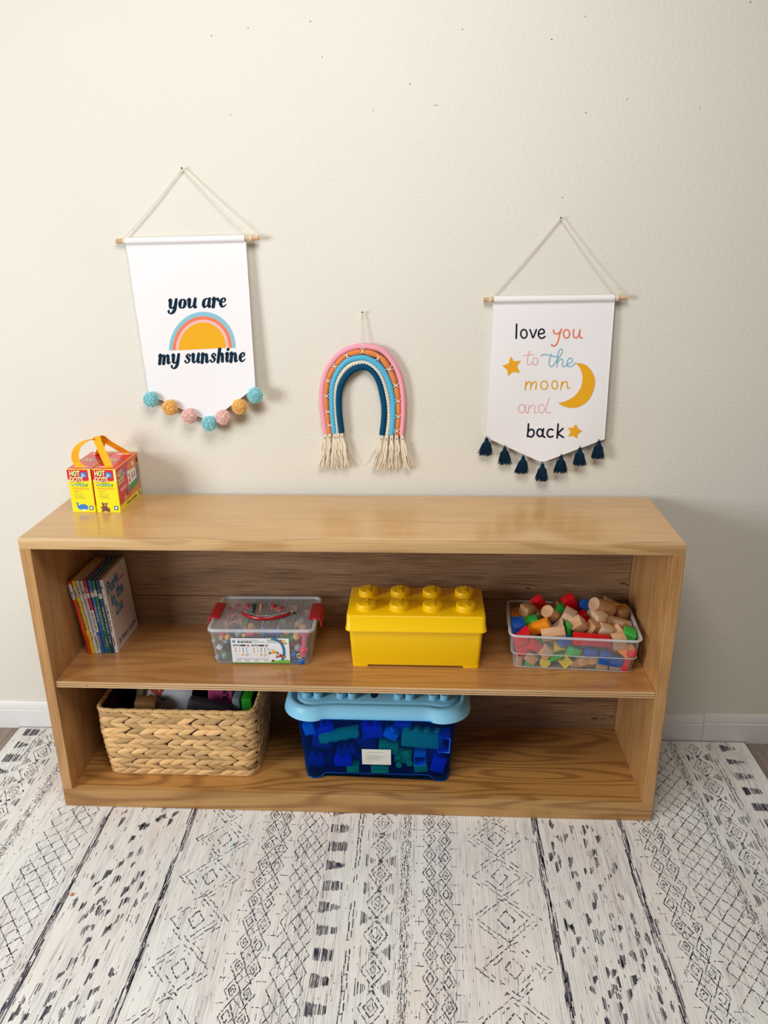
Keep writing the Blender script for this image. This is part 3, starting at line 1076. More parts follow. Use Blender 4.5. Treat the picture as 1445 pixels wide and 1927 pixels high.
MO = [  # (material, width, points) in the drawing's own units
    (6, 11, [(328, 785), (327, 830), (325, 880)]), (6, 10, 'E', 377, 850, 21, 29), (6, 10, [(418, 822), (428, 850), (438, 876), (450, 850), (461, 822)]),
    (6, 10, [(474, 850), (500, 848), (514, 840), (508, 822), (492, 819), (477, 835), (475, 860), (488, 878), (505, 878), (518, 868)]),
    (2, 9, [(576, 823), (578, 842), (592, 850), (610, 846), (622, 832)]), (2, 9, [(630, 818), (618, 850), (608, 895), (592, 925), (575, 932), (562, 924)]),
    (2, 9, 'E', 663, 850, 21, 28), (2, 9, [(712, 822), (708, 850), (714, 872), (730, 876), (744, 862), (752, 838)]), (2, 9, [(753, 822), (750, 850), (754, 872), (769, 878)]),
    (3, 6, [(415, 965), (404, 1000), (398, 1038), (404, 1056), (418, 1056), (430, 1044)]), (3, 6, [(378, 996), (410, 990), (441, 988)]), (3, 6, 'E', 452, 1035, 17, 25),
    (4, 7, [(492, 998), (512, 988), (540, 992), (570, 1000), (600, 1004)]), (4, 7, [(562, 985), (550, 1020), (545, 1050), (554, 1068), (570, 1066), (588, 1040), (615, 1005), (634, 975), (632, 955), (618, 955), (606, 985), (600, 1030), (598, 1073)]),
    (4, 7, [(598, 1050), (612, 1028), (630, 1020), (638, 1032), (634, 1055), (640, 1070), (656, 1066), (680, 1048), (700, 1036), (700, 1018), (684, 1014), (668, 1034), (668, 1058), (682, 1072), (702, 1064), (722, 1046)]),
    (5, 8, [(391, 1172), (388, 1200), (385, 1227)]), (5, 8, [(389, 1200), (400, 1180), (414, 1172), (424, 1182), (423, 1204), (421, 1222)]), (5, 8, [(424, 1200), (436, 1180), (450, 1172), (460, 1182), (458, 1204), (456, 1222)]),
    (5, 8, 'E', 513, 1195, 23, 28), (5, 8, 'E', 583, 1193, 19, 28), (5, 8, [(632, 1170), (628, 1200), (623, 1225)]), (5, 8, [(629, 1198), (642, 1178), (658, 1170), (668, 1182), (666, 1204), (672, 1214), (684, 1213)]),
    (3, 6, 'E', 362, 1352, 23, 28), (3, 6, [(390, 1326), (386, 1352), (388, 1374), (402, 1380)]), (3, 6, [(412, 1330), (408, 1356), (404, 1382)]), (3, 6, [(409, 1356), (426, 1334), (444, 1330), (450, 1346), (446, 1368), (452, 1380), (464, 1378)]),
    (3, 6, 'E', 495, 1352, 20, 28), (3, 6, [(546, 1280), (536, 1310), (526, 1350), (526, 1374), (538, 1382), (554, 1377)]),
    (6, 11, [(408, 1455), (405, 1500), (401, 1540)]), (6, 11, [(406, 1505), (424, 1492), (442, 1500), (444, 1524), (428, 1542), (403, 1536)]), (6, 11, 'E', 484, 1515, 19, 25), (6, 11, [(508, 1488), (504, 1518), (506, 1538), (518, 1544)]),
    (6, 11, [(572, 1496), (556, 1490), (538, 1502), (534, 1526), (548, 1543), (572, 1538)]), (6, 11, [(607, 1456), (603, 1505), (600, 1550)]), (6, 11, [(639, 1486), (620, 1504), (605, 1520), (622, 1532), (642, 1546)]),
]
STAR1 = [(287, 1002), (310, 1035), (357, 1030), (330, 1068), (350, 1112), (302, 1105), (272, 1133), (263, 1090), (233, 1065), (275, 1048)]
STAR2 = [(726, 1457), (740, 1487), (770, 1505), (740, 1522), (735, 1553), (708, 1535), (675, 1540), (690, 1508), (672, 1480), (705, 1483)]
CO = [(720, 1048), (775, 1052), (820, 1085), (850, 1140), (852, 1200), (830, 1265), (790, 1315), (740, 1342), (690, 1347), (640, 1335), (607, 1315)]
CI = [(720, 1048), (745, 1066), (760, 1095), (770, 1130), (769, 1165), (762, 1200), (745, 1235), (718, 1266), (690, 1286), (650, 1305), (607, 1315)]


def draw_moon(mb, fr):
    for e in MO:
        if e[2] == 'E':
            cx, cy, a, c = e[3:]
            P_ = [(cx + a * math.cos(t * math.pi / 10), cy + c * math.sin(t * math.pi / 10)) for t in range(21)]
        else: P_ = catmull(e[2], 5)
        mb.ribbon(P_, e[1], fr, 0.0007, e[0])
    for st in (STAR1, STAR2):
        cx = sum(p[0] for p in st) / 10; cy = sum(p[1] for p in st) / 10
        for i in range(10):
            a, c = st[i], st[(i + 1) % 10]
            mb.add([fr(cx, cy, .0008), fr(*c, .0008), fr(*a, .0008)], [(0, 1, 2)], 5)
    a_, c_ = catmull(CO, 3), catmull(CI, 3)
    for i in range(len(a_) - 1):
        mb.add([fr(*a_[i], .0008), fr(*c_[i], .0008), fr(*c_[i + 1], .0008), fr(*a_[i + 1], .0008)], [(0, 1, 2, 3)], 5)


nail = wall_nail(1054, 411, 'small steel nail holding the cord of the moon banner')
moonb = thing('wall_banner', 'white canvas wall banner with moon, stars and navy tassels', 'wall hanging', (1.392, 0.38, 1.41), 'cloth banners on the wall')
def moon_fn(x, z):
    u = (x - 1.22) / 0.33; v = (1.41 - z) / 0.4
    return 0.381 - 0.005 * u - 0.003 * math.sin(u * 6 + v * 3) * max(0, min(v, 1.0)) - .003 * v
banner(moonb, moon_fn, (929, 557), (1157, 554), (1137, 826), (1020, 870), (913, 822), (910, 564), (1180, 560), nail, 880, 390, 3.569, draw_moon, (0.018, 0.356))
for px, py in [(128, 1545), (250, 1605), (373, 1668), (503, 1718), (628, 1664), (754, 1612), (882, 1565)]:
    top = surf(880 + px / 3.569, 390 + py / 3.569, lambda a, c: moon_fn(a, c) - .004)
    mb = MB()
    lean = rnd.uniform(-.004, .004)
    mb.tube([top + Vector((0, 0.001, .003)), top + Vector((0, 0, -.002))], .0012, 6)
    mb.ball(top + Vector((0, 0, -.0065)), .0056, 0, 10, 8)
    mb.ball(top + Vector((0, 0, -.018)), .0086, 0, 10, 8, (1, .8, 1.3))
    for i in range(230):
        a = rnd.uniform(0, 6.28); q = math.sqrt(rnd.random())
        l = rnd.uniform(.045, .056)
        sp = rnd.gauss(1, .12)
        p0 = top + Vector((math.cos(a) * .0030 * q, math.sin(a) * .003 * q, -.009))
        p1 = top + Vector((math.cos(a) * .0125 * q, math.sin(a) * .007 * q, -.020))
        p2 = top + Vector((lean + math.cos(a) * .0195 * q * sp, math.sin(a) * .008 * q - .001, -l))
        mb.tube([p0, p1, p1.lerp(p2, .5) + Vector((rnd.gauss(0, .0006), 0, 0)), p2 + Vector((rnd.gauss(0, .001), 0, 0))], [.0008, .0009, .0008, .0005], 3, 0, smooth=False)
    mb.build('tassel', navy, moonb)

# --- rope rainbow
nail = wall_nail(682, 588, 'small steel nail holding the rope rainbow')
rb = thing('rope_rainbow', 'wrapped rope rainbow hanging with frayed cream fringe ends', 'wall hanging', (0.878, 0.38, 1.17))
RC = {  # centre lines in photograph pixels
    'pink_rope': [(613.0, 816), (608, 780), (605.5, 745), (609, 715), (620, 688), (642, 664), (668, 653), (692, 652), (720, 660), (741, 684), (753, 712), (758.5, 745), (759, 780), (756, 818)],
    'orange_rope': [(620.5, 815), (616, 780), (613.5, 745), (617, 717), (628, 693), (648, 671), (670, 663), (692, 663), (716, 673), (733, 696), (743.5, 722), (749, 752), (750, 785), (746, 818)],
    'blue_rope': [(629.5, 815), (626, 780), (624.5, 745), (627, 720), (637, 697), (653, 680), (674, 673.5), (692, 675), (713, 688), (727, 708), (735.5, 732), (740, 758), (740, 788), (737, 818)],
    'cream_rope': [(635.0, 815), (631, 780), (629.5, 750), (633, 724), (643, 703), (658, 688), (676, 681.5), (692, 683), (708, 696), (718, 712), (726, 735), (730.5, 760), (731.5, 790), (728, 819)],
    'navy_rope': [(642.5, 814), (638.5, 780), (637.5, 752), (640, 729), (649, 711), (663, 697), (679, 690.5), (692, 692), (705, 703), (714, 720), (719.5, 742), (723, 765), (722.5, 790), (719, 818)],
}
RW = {'pink_rope': .0077, 'orange_rope': .0082, 'blue_rope': .0082, 'cream_rope': .0062, 'navy_rope': .0088}
RCOL = {'pink_rope': pm('pink_wrap', (240, 166, 182), .9, .1, bump=.4, bscale=600), 'orange_rope': pm('orange_wrap', (228, 138, 78), .9, .1, bump=.4, bscale=600),
        'blue_rope': pm('blue_wrap', (92, 182, 220), .9, .1, bump=.4, bscale=600), 'cream_rope': cord_mat, 'navy_rope': pm('navy_wrap', (14, 74, 108), .9, .1, bump=.4, bscale=600)}
RY = {'pink_rope': .377, 'orange_rope': .378, 'blue_rope': .376, 'cream_rope': .3765, 'navy_rope': .375}
fringe_mat = pm('raw_cotton', (242, 230, 208), .95, .05, island=.22, bump=.3, bscale=900)
STITCH = [(638, 512), (470, 568), (340, 678), (270, 832), (250, 993), (268, 1160), (288, 1305), (800, 592), (925, 708), (992, 880), (1015, 1048), (1015, 1212), (1000, 1365)]
stp = [at(570 + a / 5.667, 570 + c / 5.667, 1, .370) for a, c in STITCH]
for nm, pts in RC.items():
    path = [at(a, c, 1, RY[nm]) for a, c in pts]
    path = [Vector(p) for p in catmull([tuple(p) for p in path], 26)]
    mb = MB(); r0 = RW[nm]
    if nm == 'cream_rope':
        for ph in range(3):
            st_ = []
            s = 0
            for i, p in enumerate(path):
                if i: s += (p - path[i - 1]).length
                t = (path[min(i + 1, len(path) - 1)] - path[max(i - 1, 0)]).normalized()
                sd = t.cross(Vector((0, 1, 0)))
                an = s / .028 * 2 * math.pi + ph * 2.094
                st_.append(p + sd * math.cos(an) * r0 * .5 + Vector((0, 1, 0)) * math.sin(an) * r0 * .5)
            mb.tube(st_, r0 * .62, 8)
    elif nm == 'orange_rope':   # pinched where the lacing crosses
        rad = []
        for i, p in enumerate(path):
            dmin = min((Vector((p.x, 0, p.z)) - Vector((q.x, 0, q.z))).length for q in stp)
            rad.append(r0 * (.70 + .30 * min(1, dmin / .014)) * (1 + .03 * (i % 2)))
        mb.tube(path, rad, 14)
    else:
        mb.tube(path, [r0 * (1 + .025 * (i % 2)) for i in range(len(path))], 14)
    mb.build(nm, RCOL[nm], rb)
    # frayed ends
    for e in (0, -1):
        c = path[e]
        mb = MB()
        out = (c.x - 0.878)
        side = -1 if e == 0 else 1
        k = (c.x - (0.79 if e == 0 else 0.958)) * .55
        for i in range(46):
            a = rnd.uniform(0, 6.28); q = math.sqrt(rnd.random())
            l = rnd.uniform(.094, .113)
            dx = k * 1.15 + rnd.gauss(0, .008) + math.cos(a) * q * .006
            dy = math.sin(a) * q * .006
            wv = rnd.uniform(.001, .003); ph = rnd.uniform(0, 6)
            P_ = []
            for j in range(8):
                t = j / 7
                P_.append(c + Vector((math.cos(a) * q * .005 * (1 - t) + dx * t ** 1.2 + wv * math.sin(ph + t * 9) * t, math.sin(a) * q * .005 + dy * t + .002 * t, .002 - l * t)))
            mb.tube(P_, [.0013, .0013, .0012, .0011, .001, .0009, .0008, .0005], 3, 0, smooth=False)
        for i in range(2):   # untwisted ply still holding together
            P_ = [c + Vector(((i - .5) * .005 + k * t * .9 + .002 * math.sin(t * 8 + i * 3), -.003, -.065 * t)) for t in [j / 9 for j in range(10)]]
            mb.tube(P_, [.0036, .0038, .0038, .0036, .0034, .0034, .0032, .003, .0026, .0016], 7)
        mb.build('fringe', fringe_mat, rb)
wt = pm('white_thread', (246, 244, 240), .8)
for i, p in enumerate(stp):
    rdir = Vector((p.x - .878, 0, p.z - 1.17)) if p.z > 1.17 else Vector((p.x - .878, 0, 0))
    rdir.normalize(); td = Vector((-rdir.z, 0, rdir.x))
    mb = MB()
    for s in (-1, 1):
        a = p + rdir * .0095 + td * .006 * s; c = p - rdir * .0095 - td * .006 * s
        mb.tube([a + Vector((0, .007, 0)), a.lerp(p, .35) - Vector((0, .001, 0)), p + Vector((0, -.0025, 0)), c.lerp(p, .35) - Vector((0, .001, 0)), c + Vector((0, .007, 0))], .0010, 6)
    mb.build('cross_stitch', wt, rb)
mb = MB()
tp = at(683, 653, 1, .369)
mb.tube([tp + Vector((-.002, 0, -.004)), tp + Vector((-.0025, .003, .01)), nail + Vector((-.002, 0, -.004)), nail + Vector((0, 0, .001)), nail + Vector((.002, 0, -.004)), tp + Vector((.0025, .003, .01)), tp + Vector((.002, 0, -.004))], .0009, 6)
mb.build('hanging_loop', cord_mat, rb)
# ------------------------------------------------------------------ card games on top
hd_y = pm('carton_yellow', (252, 232, 30), .3, coat=.4, var=.01)
hd_r = pm('carton_red', (226, 34, 62), .3, coat=.4, var=.01)
hd_g = pm('carton_green', (60, 160, 60), .35, coat=.4)
hd_b = pm('carton_blue', (50, 130, 205), .35, coat=.4)
hd_k = pm('carton_black', (30, 26, 26), .4)
hd_w = pm('carton_white', (250, 246, 236), .35, coat=.3)
hd_c = pm('carton_cream', (255, 244, 170), .35, coat=.3)
hd_o = pm('carton_orange', (240, 128, 56), .35, coat=.3)
hd_br = pm('carton_brown', (120, 72, 62), .4)
hd_sk = pm('carton_tan', (236, 160, 110), .4)
CM = [hd_y, hd_r, hd_g, hd_b, hd_k, hd_w, hd_c, hd_o, hd_br, hd_sk]
YB = 0.202; BD = 0.176; ZT = 0.976


def hd_logo(mb, F, u, v, w, d=.0003):
    """two-line title with a blue ellipse, top-left corner at u, v+size"""
    for txt, dv, ww, du in (('HOT', .0, .60, 0), ('DOTS', -.36, .74, -.02)):
        mb.text(txt, u + du * w, v + dv * w, .42 * w, F, d, 4, bold=.075, width=ww * w + .03 * w)
        mb.text(txt, u + du * w + .008 * w, v + dv * w + .006 * w, .42 * w, F, d + .0001, 6, bold=.035, width=ww * w)
    mb.disc(u + .315 * w, v + .15 * w, .06 * w, .07 * w, F, d + .0002, 2, 14)
    mb.disc(u + .27 * w, v - .21 * w, .06 * w, .07 * w, F, d + .0002, 1, 14)
    mb.disc(u + .80 * w, v + .06 * w, .19 * w, .17 * w, F, d + .00015, 3, 20)
    mb.text('Jr.', u + .68 * w, v - .02 * w, .24 * w, F, d + .0003, 5, bold=.03)


def carton(name, label, x0, x1, kind, strap_pts, sw):
    root = thing(name, label, 'game box', ((x0 + x1) / 2, YB + BD / 2, H), 'card game boxes on the bookcase')
    w = x1 - x0; h = ZT - H
    mb = MB()
    mb.rbox(w, BD, h, .0008, 1, 0, Mx((x0 + x1) / 2, YB + BD / 2, H + h / 2), smooth=False)
    F = frame((x0, YB, H), (1, 0, 0), (0, 0, 1))
    # red head of the front with a torn lower edge
    e = [(0, h), (0, h * .76), (.1 * w, h * .765), (.25 * w, h * .72), (.42 * w, h * .70), (.62 * w, h * .735), (.78 * w, h * .725), (.90 * w, h * .745), (.90 * w, h * .985)]
    mb.poly([(a, c) for a, c in [(.003 * 0, h * .985)] + e[1:]], F, .0002, 1)
    mb.quad(.90 * w, h * .70, w * .985, h * .985, F, .0002, 6)
    hd_logo(mb, F, .10 * w, h * .845, w * .74)
    mb.poly([(.12 * w, h * .655), (.14 * w, h * .615), (.80 * w, h * .605), (.84 * w, h * .655), (.5 * w, h * .675)], F, .0003, 2)
    mb.text('Beginning Phonics' if kind == 0 else 'Numbers & Counting', .17 * w, h * .628, .0052, F, .0004, 5, bold=.03, width=.6 * w)
    for i, (v, w1) in enumerate([(.565, .68), (.535, .70)]):
        mb.quad(.16 * w, h * v, .16 * w + w1 * w, h * (v + .010), F, .0003, 7)
    for v, w1 in [(.49, .30), (.45, .14), (.41, .40), (.37, .36), (.33, .44)]:
        mb.quad(.19 * w, h * v, .19 * w + w1 * w, h * (v + .007), F, .0003, 8)
    # publisher square
    mb.quad(.76 * w, h * .06, .90 * w, h * .15, F, .0003, 3)
    mb.quad(.745 * w, h * .055, .915 * w, h * .155, F, .0002, 4)
    mb.disc(.83 * w, h * .105, .045 * w, .004, F, .0004, 5, 8)
    if kind == 0:   # blue whale
        mb.disc(.49 * w, h * .118, .205 * w, h * .078, F, .00040, 3, 24)
        mb.ribbon([(.34 * w, h * .10), (.27 * w, h * .13), (.255 * w, h * .185)], [.0085, .0055, .0035], F, .0003, 3)
        mb.poly([(.255 * w, h * .175), (.20 * w, h * .215), (.19 * w, h * .24), (.25 * w, h * .225), (.31 * w, h * .235), (.31 * w, h * .21)], F, .00036, 3)
        mb.poly([(.36 * w, h * .06), (.5 * w, h * .075), (.66 * w, h * .06), (.62 * w, h * .045), (.48 * w, h * .036)], F, .0005, 5)
        mb.disc(.60 * w, h * .13, .015 * w, .0012, F, .0006, 4, 8)
    else:           # brown bear
        dq_i = 0
        for a, c, r_, s_ in [(.34, .09, .15, .050), (.32, .17, .12, .040), (.43, .21, .04, .018), (.24, .215, .04, .018), (.20, .11, .06, .022), (.47, .08, .07, .022), (.22, .04, .07, .022), (.46, .04, .09, .022)]:
            dq = .0003 + .00006 * dq_i; dq_i += 1
            mb.disc(a * w + .03 * w, c * h, r_ * w * .9, s_ * h * 1.2, F, dq, 8, 14)
        mb.disc(.38 * w, .175 * h, .05 * w, .020 * h, F, .0010, 9, 10)
    # side faces
    for sx in (0, 1):
        Fs = frame((x1, YB, H), (0, 1, 0), (0, 0, 1)) if sx else frame((x0, YB + BD, H), (0, -1, 0), (0, 0, 1))
        b_ = BD
        mb.quad(.003, h * .15, b_ - .001, h * .99, Fs, .0002, 1)
        mb.poly([(b_ * .46, h * .15), (b_ * .99, h * .15), (b_ * .99, h * .97), (b_ * .62, h * .97), (b_ * .48, h * .86)], Fs, .0003, 7)
        mb.poly([(b_ * .47, h * .24), (b_ * .86, h * .30), (b_ * .82, h * .72), (b_ * .45, h * .76)], Fs, .0004, 5)
        mb.poly([(b_ * .47, h * .24), (b_ * .86, h * .30), (b_ * .85, h * .46), (b_ * .47, h * .42)], Fs, .0005, 2)
        hd_logo(mb, Fs, .06 * b_, h * .76, b_ * .33)
        mb.quad(.10 * b_, h * .48, .40 * b_, h * .50, Fs, .0004, 5)
        mb.quad(.10 * b_, h * .44, .36 * b_, h * .455, Fs, .0004, 5)
        mb.text('2', .49 * b_, h * .50, h * .24, Fs, .0006, 1, bold=.03)
        for bx in (.66, .76):   # two small bears on the question card
            mb.disc(bx * b_, h * .56, .018 * b_ * 1.2, .045 * h, Fs, .0006, 8, 12)
            mb.disc(bx * b_, h * .63, .016 * b_, .028 * h, Fs, .0006, 8, 12)
        mb.disc(.53 * b_, h * .34, .012 * b_, .02 * h, Fs, .0006, 4, 8); mb.disc(.66 * b_, h * .37, .012 * b_, .02 * h, Fs, .0006, 4, 8)
        # plain picture of a pointing pen and a round-topped figure
        mb.poly([(b_ * .84, h * .30), (b_ * .92, h * .32), (b_ * .95, h * .75), (b_ * .87, h * .72)], Fs, .0006, 3)
        mb.disc(.92 * b_, h * .85, .045 * b_, .07 * h, Fs, .0007, 4, 14)
        mb.disc(.73 * b_, h * .84, .05 * b_, .055 * h, Fs, .0006, 5, 14)
        mb.poly([(.20 * b_, h * .16), (.22 * b_, h * .28), (.34 * b_, h * .30), (.44 * b_, h * .18)], Fs, .0004, 9)
        mb.disc(.36 * b_, h * .30, .03 * b_, .09 * h, Fs, .0005, 8, 14)
        mb.text('Numbers & Counting' if kind else 'Beginning Phonics', .30 * b_, h * .05, .0085, Fs, .0004, 4, bold=.03, width=.45 * b_)
        mb.quad(.86 * b_, h * .04, .90 * b_, h * .12, Fs, .0004, 4)
    # lid
    Ft = frame((x0, YB, ZT), (1, 0, 0), (0, 1, 0))
    mb.quad(.001, .001, w - .001, BD - .001, Ft, .0002, 1)
    hd_logo(mb, Ft, .15 * w, BD * .52, w * .62)
    mb.poly([(.5 * w, BD * .30), (.9 * w, BD * .42), (.9 * w, BD * .45), (.5 * w, BD * .33)], Ft, .0003, 2)
    mb.disc(.5 * w, .022, .3 * w, .007, Ft, .0003, 5); mb.disc(.5 * w, BD - .022, .3 * w, .007, Ft, .0003, 5)
    mb.build('carton', CM, root)
    # carry strap: a flat band with thickness
    P_ = [Vector(p) for p in catmull([tuple(p) for p in strap_pts], 6)]
    m2 = MB(); vs = []
    widths = [Vector(s) for s in catmull([tuple(s) for s in sw], 6)]
    n = len(P_)
    for i, p in enumerate(P_):
        t = (P_[min(i + 1, n - 1)] - P_[max(i - 1, 0)]).normalized()
        wv = widths[i]; nn = t.cross(wv).normalized() * .0007
        vs += [p - wv / 2 - nn, p + wv / 2 - nn, p + wv / 2 + nn, p - wv / 2 + nn]
    fs = []
    for i in range(n - 1):
        for j in range(4):
            j2 = (j + 1) % 4
            fs.append((i * 4 + j, i * 4 + j2, (i + 1) * 4 + j2, (i + 1) * 4 + j))
    fs += [(0, 3, 2, 1), tuple((n - 1) * 4 + j for j in range(4))]
    m2.add(vs, fs, 0, True)
    m2.build('strap', pm('strap_webbing', (250, 180, 24), .55, .3, bump=.3, bscale=900), root, angle=50)


X = lambda w_: (w_, 0, 0)
s1 = [at(156, 878, 2, ZT + .001), at(146, 873, 1, .232), at(141, 858, 1, .235), at(147, 840, 1, .243), at(163, 829, 1, .262), at(180, 826, 1, .285), at(192, 832, 1, .31), at(196, 850, 2, ZT + .004), at(200, 844, 2, ZT + .0015)]
s1[0] = Vector((.096, .221, ZT + .0012)); s1[-2] = Vector((.098, .340, ZT + .006)); s1[-1] = Vector((.096, .356, ZT + .0012))
carton('card_game_box', 'left card game box, yellow and red, with a blue whale and a strap', .0605, .1268, 0, s1, [(.03, .0, 0)] + [(.019, .006, .002)] * 7 + [(.028, 0, 0)])
s2 = [Vector((.170, .218, ZT + .0012)), at(204, 876, 1, .228), at(196, 858, 1, .245), at(187, 838, 1, .265), at(182, 823, 1, .283), at(190, 822, 1, .300), at(203, 832, 1, .318), at(222, 843, 1, .335), Vector((.176, .358, ZT + .0012))]
carton('card_game_box', 'right card game box, yellow and red, with a brown bear and a strap', .1310, .1980, 1, s2, [(.030, .0, 0)] + [(.020, .004, .003)] * 7 + [(.028, 0, 0)])

# ------------------------------------------------------------------ books
page = pm('book_pages', (226, 220, 206), .9, .1, bump=.4, bscale=1200)
BC = {k: pm('book_' + k, v, .35, coat=.3, var=.02) for k, v in dict(orange=(232, 58, 26), yellow=(238, 208, 22), white=(232, 230, 226), red=(196, 20, 48), blue=(24, 112, 190), green=(8, 128, 92), darkblue=(14, 66, 124), black=(24, 24, 28), cyan=(40, 140, 196), pinkish=(224, 210, 208), darkred=(150, 20, 30), cream=(214, 206, 190), magenta=(170, 60, 130)).items()}
BK = list(BC); BI = {k: i for i, k in enumerate(BK)}
BH = .236
BOOKS = [  # width, board colour, spine colour, bands [(v0,v1,colour)], title, title colour, v range, author, author colour, label
    (.0100, 'darkred', 'orange', [(.76, .965, 'white')], 'Green Eggs and Ham', 'darkred', (.72, .42), 'Dr. Seuss', 'darkred', (.28, .14), 'orange-red spined picture book, first against the left side of the shelf'),
    (.0098, 'yellow', 'yellow', [(.78, .93, 'cream')], 'One Fish Two Fish Red Fish Blue Fish', 'black', (.73, .33), 'Dr. Seuss', 'orange', (.24, .15), 'yellow spined picture book with black title, second from the left'),
    (.0082, 'cream', 'white', [(.80, .97, 'cream')], 'Mr. Brown Can MOO! Can You?', 'red', (.72, .34), 'Dr. Seuss', 'black', (.30, .19), 'thin white spined book with red title, next to the yellow one'),
    (.0085, 'cream', 'white', [(.80, .98, 'cream')], 'INSIDE OUTSIDE UPSIDE DOWN', 'cyan', (.76, .30), 'The Berenstains', 'black', (.24, .06), 'white spined book with blue title capitals beside the red-topped spine'),
    (.0092, 'darkred', 'blue', [(.30, .60, 'white'), (.60, .77, 'red'), (.77, .83, 'white'), (.83, 1.0, 'red')], 'GO, DOG. GO!', 'black', (.57, .34), 'Eastman', 'cream', (.25, .12), 'book whose spine is red above, white in the middle, blue below'),
    (.0092, 'blue', 'blue', [(.77, .83, 'white')], 'I Can Do It!', 'white', (.66, .44), '', 'white', (.2, .1), 'bright blue spined picture book left of the green spined one'),
    (.0096, 'green', 'green', [(.79, .87, 'white')], 'Ten Apples Up On Top!', 'cream', (.66, .32), 'LeSieg', 'yellow', (.21, .09), 'green spined picture book between the two blue ones'),
    (.0104, 'darkblue', 'darkblue', [(.75, .82, 'white')], 'THE CAT IN THE HAT', 'white', (.64, .26), 'Dr. Seuss', 'white', (.24, .13), 'dark blue spined picture book beside the white one at the right end'),
    (.0112, 'pinkish', 'white', [], 'Put Me in the Zoo', 'black', (.67, .29), 'Lopshire', 'black', (.22, .10), 'white picture book at the right end with blue title cover facing out'),
]
xb = .0612; ty0, ty1 = 7.2, 3.9
for i, (w, bc, sc_, bands, title, tcx, (v0, v1), auth, ac, (a0, a1), lab) in enumerate(BOOKS):
    lean = ty0 + (ty1 - ty0) * i / 8
    yoff = .160 + .0011 * i + (.002 if i in (3, 5) else 0)
    hb = BH + (.001 if i % 3 else -.001)
    if i in (1, 8): hb += .0
    M = Matrix.Translation((xb, yoff, ZS + .0004)) @ Matrix.Rotation(-R(lean), 4, 'Y')
    dp = .170
    root = thing('picture_book', lab, 'book', M, 'picture books leaning on the shelf')
    mb = MB(); bt = .0021
    mb.rbox(bt, dp, hb, .0006, 1, BI[bc], Mx(bt / 2, dp / 2 + .001, hb / 2), smooth=False)
    mb.rbox(bt, dp, hb, .0006, 1, BI[bc], Mx(w - bt / 2, dp / 2 + .001, hb / 2), smooth=False)
    # rounded spine
    n = 8; ring0 = []; ring1 = []
    for q in range(n + 1):
        t = q / n; X_ = w * t; Y_ = -.0016 * math.sin(math.pi * t) ** .6 + .0008
        ring0.append((X_, Y_)); ring1.append((X_, Y_ + .0022))
    lv = sorted({0.0, 1.0} | {b_[0] for b_ in bands} | {b_[1] for b_ in bands})
    for z0, z1 in zip(lv[:-1], lv[1:]):
        cc = sc_
        for b0, b1, bb in bands:
            if z0 >= b0 - 1e-6 and z1 <= b1 + 1e-6: cc = bb
        for q in range(n):
            mb.add([(ring0[q][0], ring0[q][1], z0 * hb), (ring0[q + 1][0], ring0[q + 1][1], z0 * hb), (ring0[q + 1][0], ring0[q + 1][1], z1 * hb), (ring0[q][0], ring0[q][1], z1 * hb)], [(0, 1, 2, 3)], BI[cc], True)
    mb.add([(a, c, hb) for a, c in ring0] + [(w, .003, hb), (0, .003, hb)], [tuple(range(n + 3))], BI[sc_])
    mb.add([(a, c, 0) for a, c in ring0] + [(w, .003, 0), (0, .003, 0)], [tuple(range(n + 3))[::-1]], BI[sc_])
    Fs = frame((0, -.0009, 0), (0, 0, -1), (1, 0, 0))
    def spine_text(s, va, vb, c, frac=.62):
        if s: mb.text(s, -va * hb, w * (1 - frac * .62) / 2, w * frac, Fs, .0003, BI[c], bold=.03, width=(va - vb) * hb)
    spine_text(title, v0, v1, tcx); spine_text(auth, a0, a1, ac, .55)
    # plain little mark above the title (a couple of loops and bars)
    zc = .86 if i else .82
    for q in range(4):
        mb.disc(-zc * hb + rnd.uniform(-.012, .012), w * rnd.uniform(.35, .65), .0022, .0016, Fs, .0003, BI['black' if i not in (4, 5, 6, 7) else 'white'], 7)
    mb.quad(-.79 * hb, w * .3, -.785 * hb, w * .7, Fs, .0003, BI['black'])
    if i == 8:
        Fc = frame((w, .001, 0), (0, 1, 0), (0, 0, 1))
        # the hinge groove
        mb.box(w - .0001, w + .0003, .010, .0115, .002, hb - .002, BI['cream'])
        def cov(s, u, v, size, c, wd, sh=.12, bo=.035): mb.text(s, u, v, size, Fc, .0003, BI[c], bold=bo, shear=sh, width=wd)
        cov('Put', .012, hb * .775, .050, 'cyan', .056); cov('Me', .069, hb * .80, .046, 'cyan', .031)
        cov('in', .022, hb * .60, .050, 'cyan', .032); cov('the', .066, hb * .625, .050, 'cyan', .052)
        cov('Zoo', .034, hb * .44, .050, 'cyan', .062)
        cov('by Robert Lopshire', .020, hb * .085, .021, 'black', .138, .2, .02)
        # arched emblem outline at the top right, left empty inside
        arc = [(.122 + .014 * math.cos(math.pi * t / 16), hb * .86 + .022 * math.sin(math.pi * t / 16)) for t in range(17)]
        mb.ribbon([(.108 + 0, hb * .83)] + arc[::-1] + [(.136, hb * .83)], .0012, Fc, .0003, BI['magenta'])
        mb.quad(.106, hb * .80, .138, hb * .818, Fc, .0003, BI['magenta'])
    mb.build('cover', [BC[k] for k in BK], root, local=True)
    mb = MB(); mb.box(bt, w - bt, .0035, dp - .002, .003, hb - .003)
    mb.build('page_block', page, root, local=True)
    xb += w / math.cos(R(lean)) + .0004 - .0002

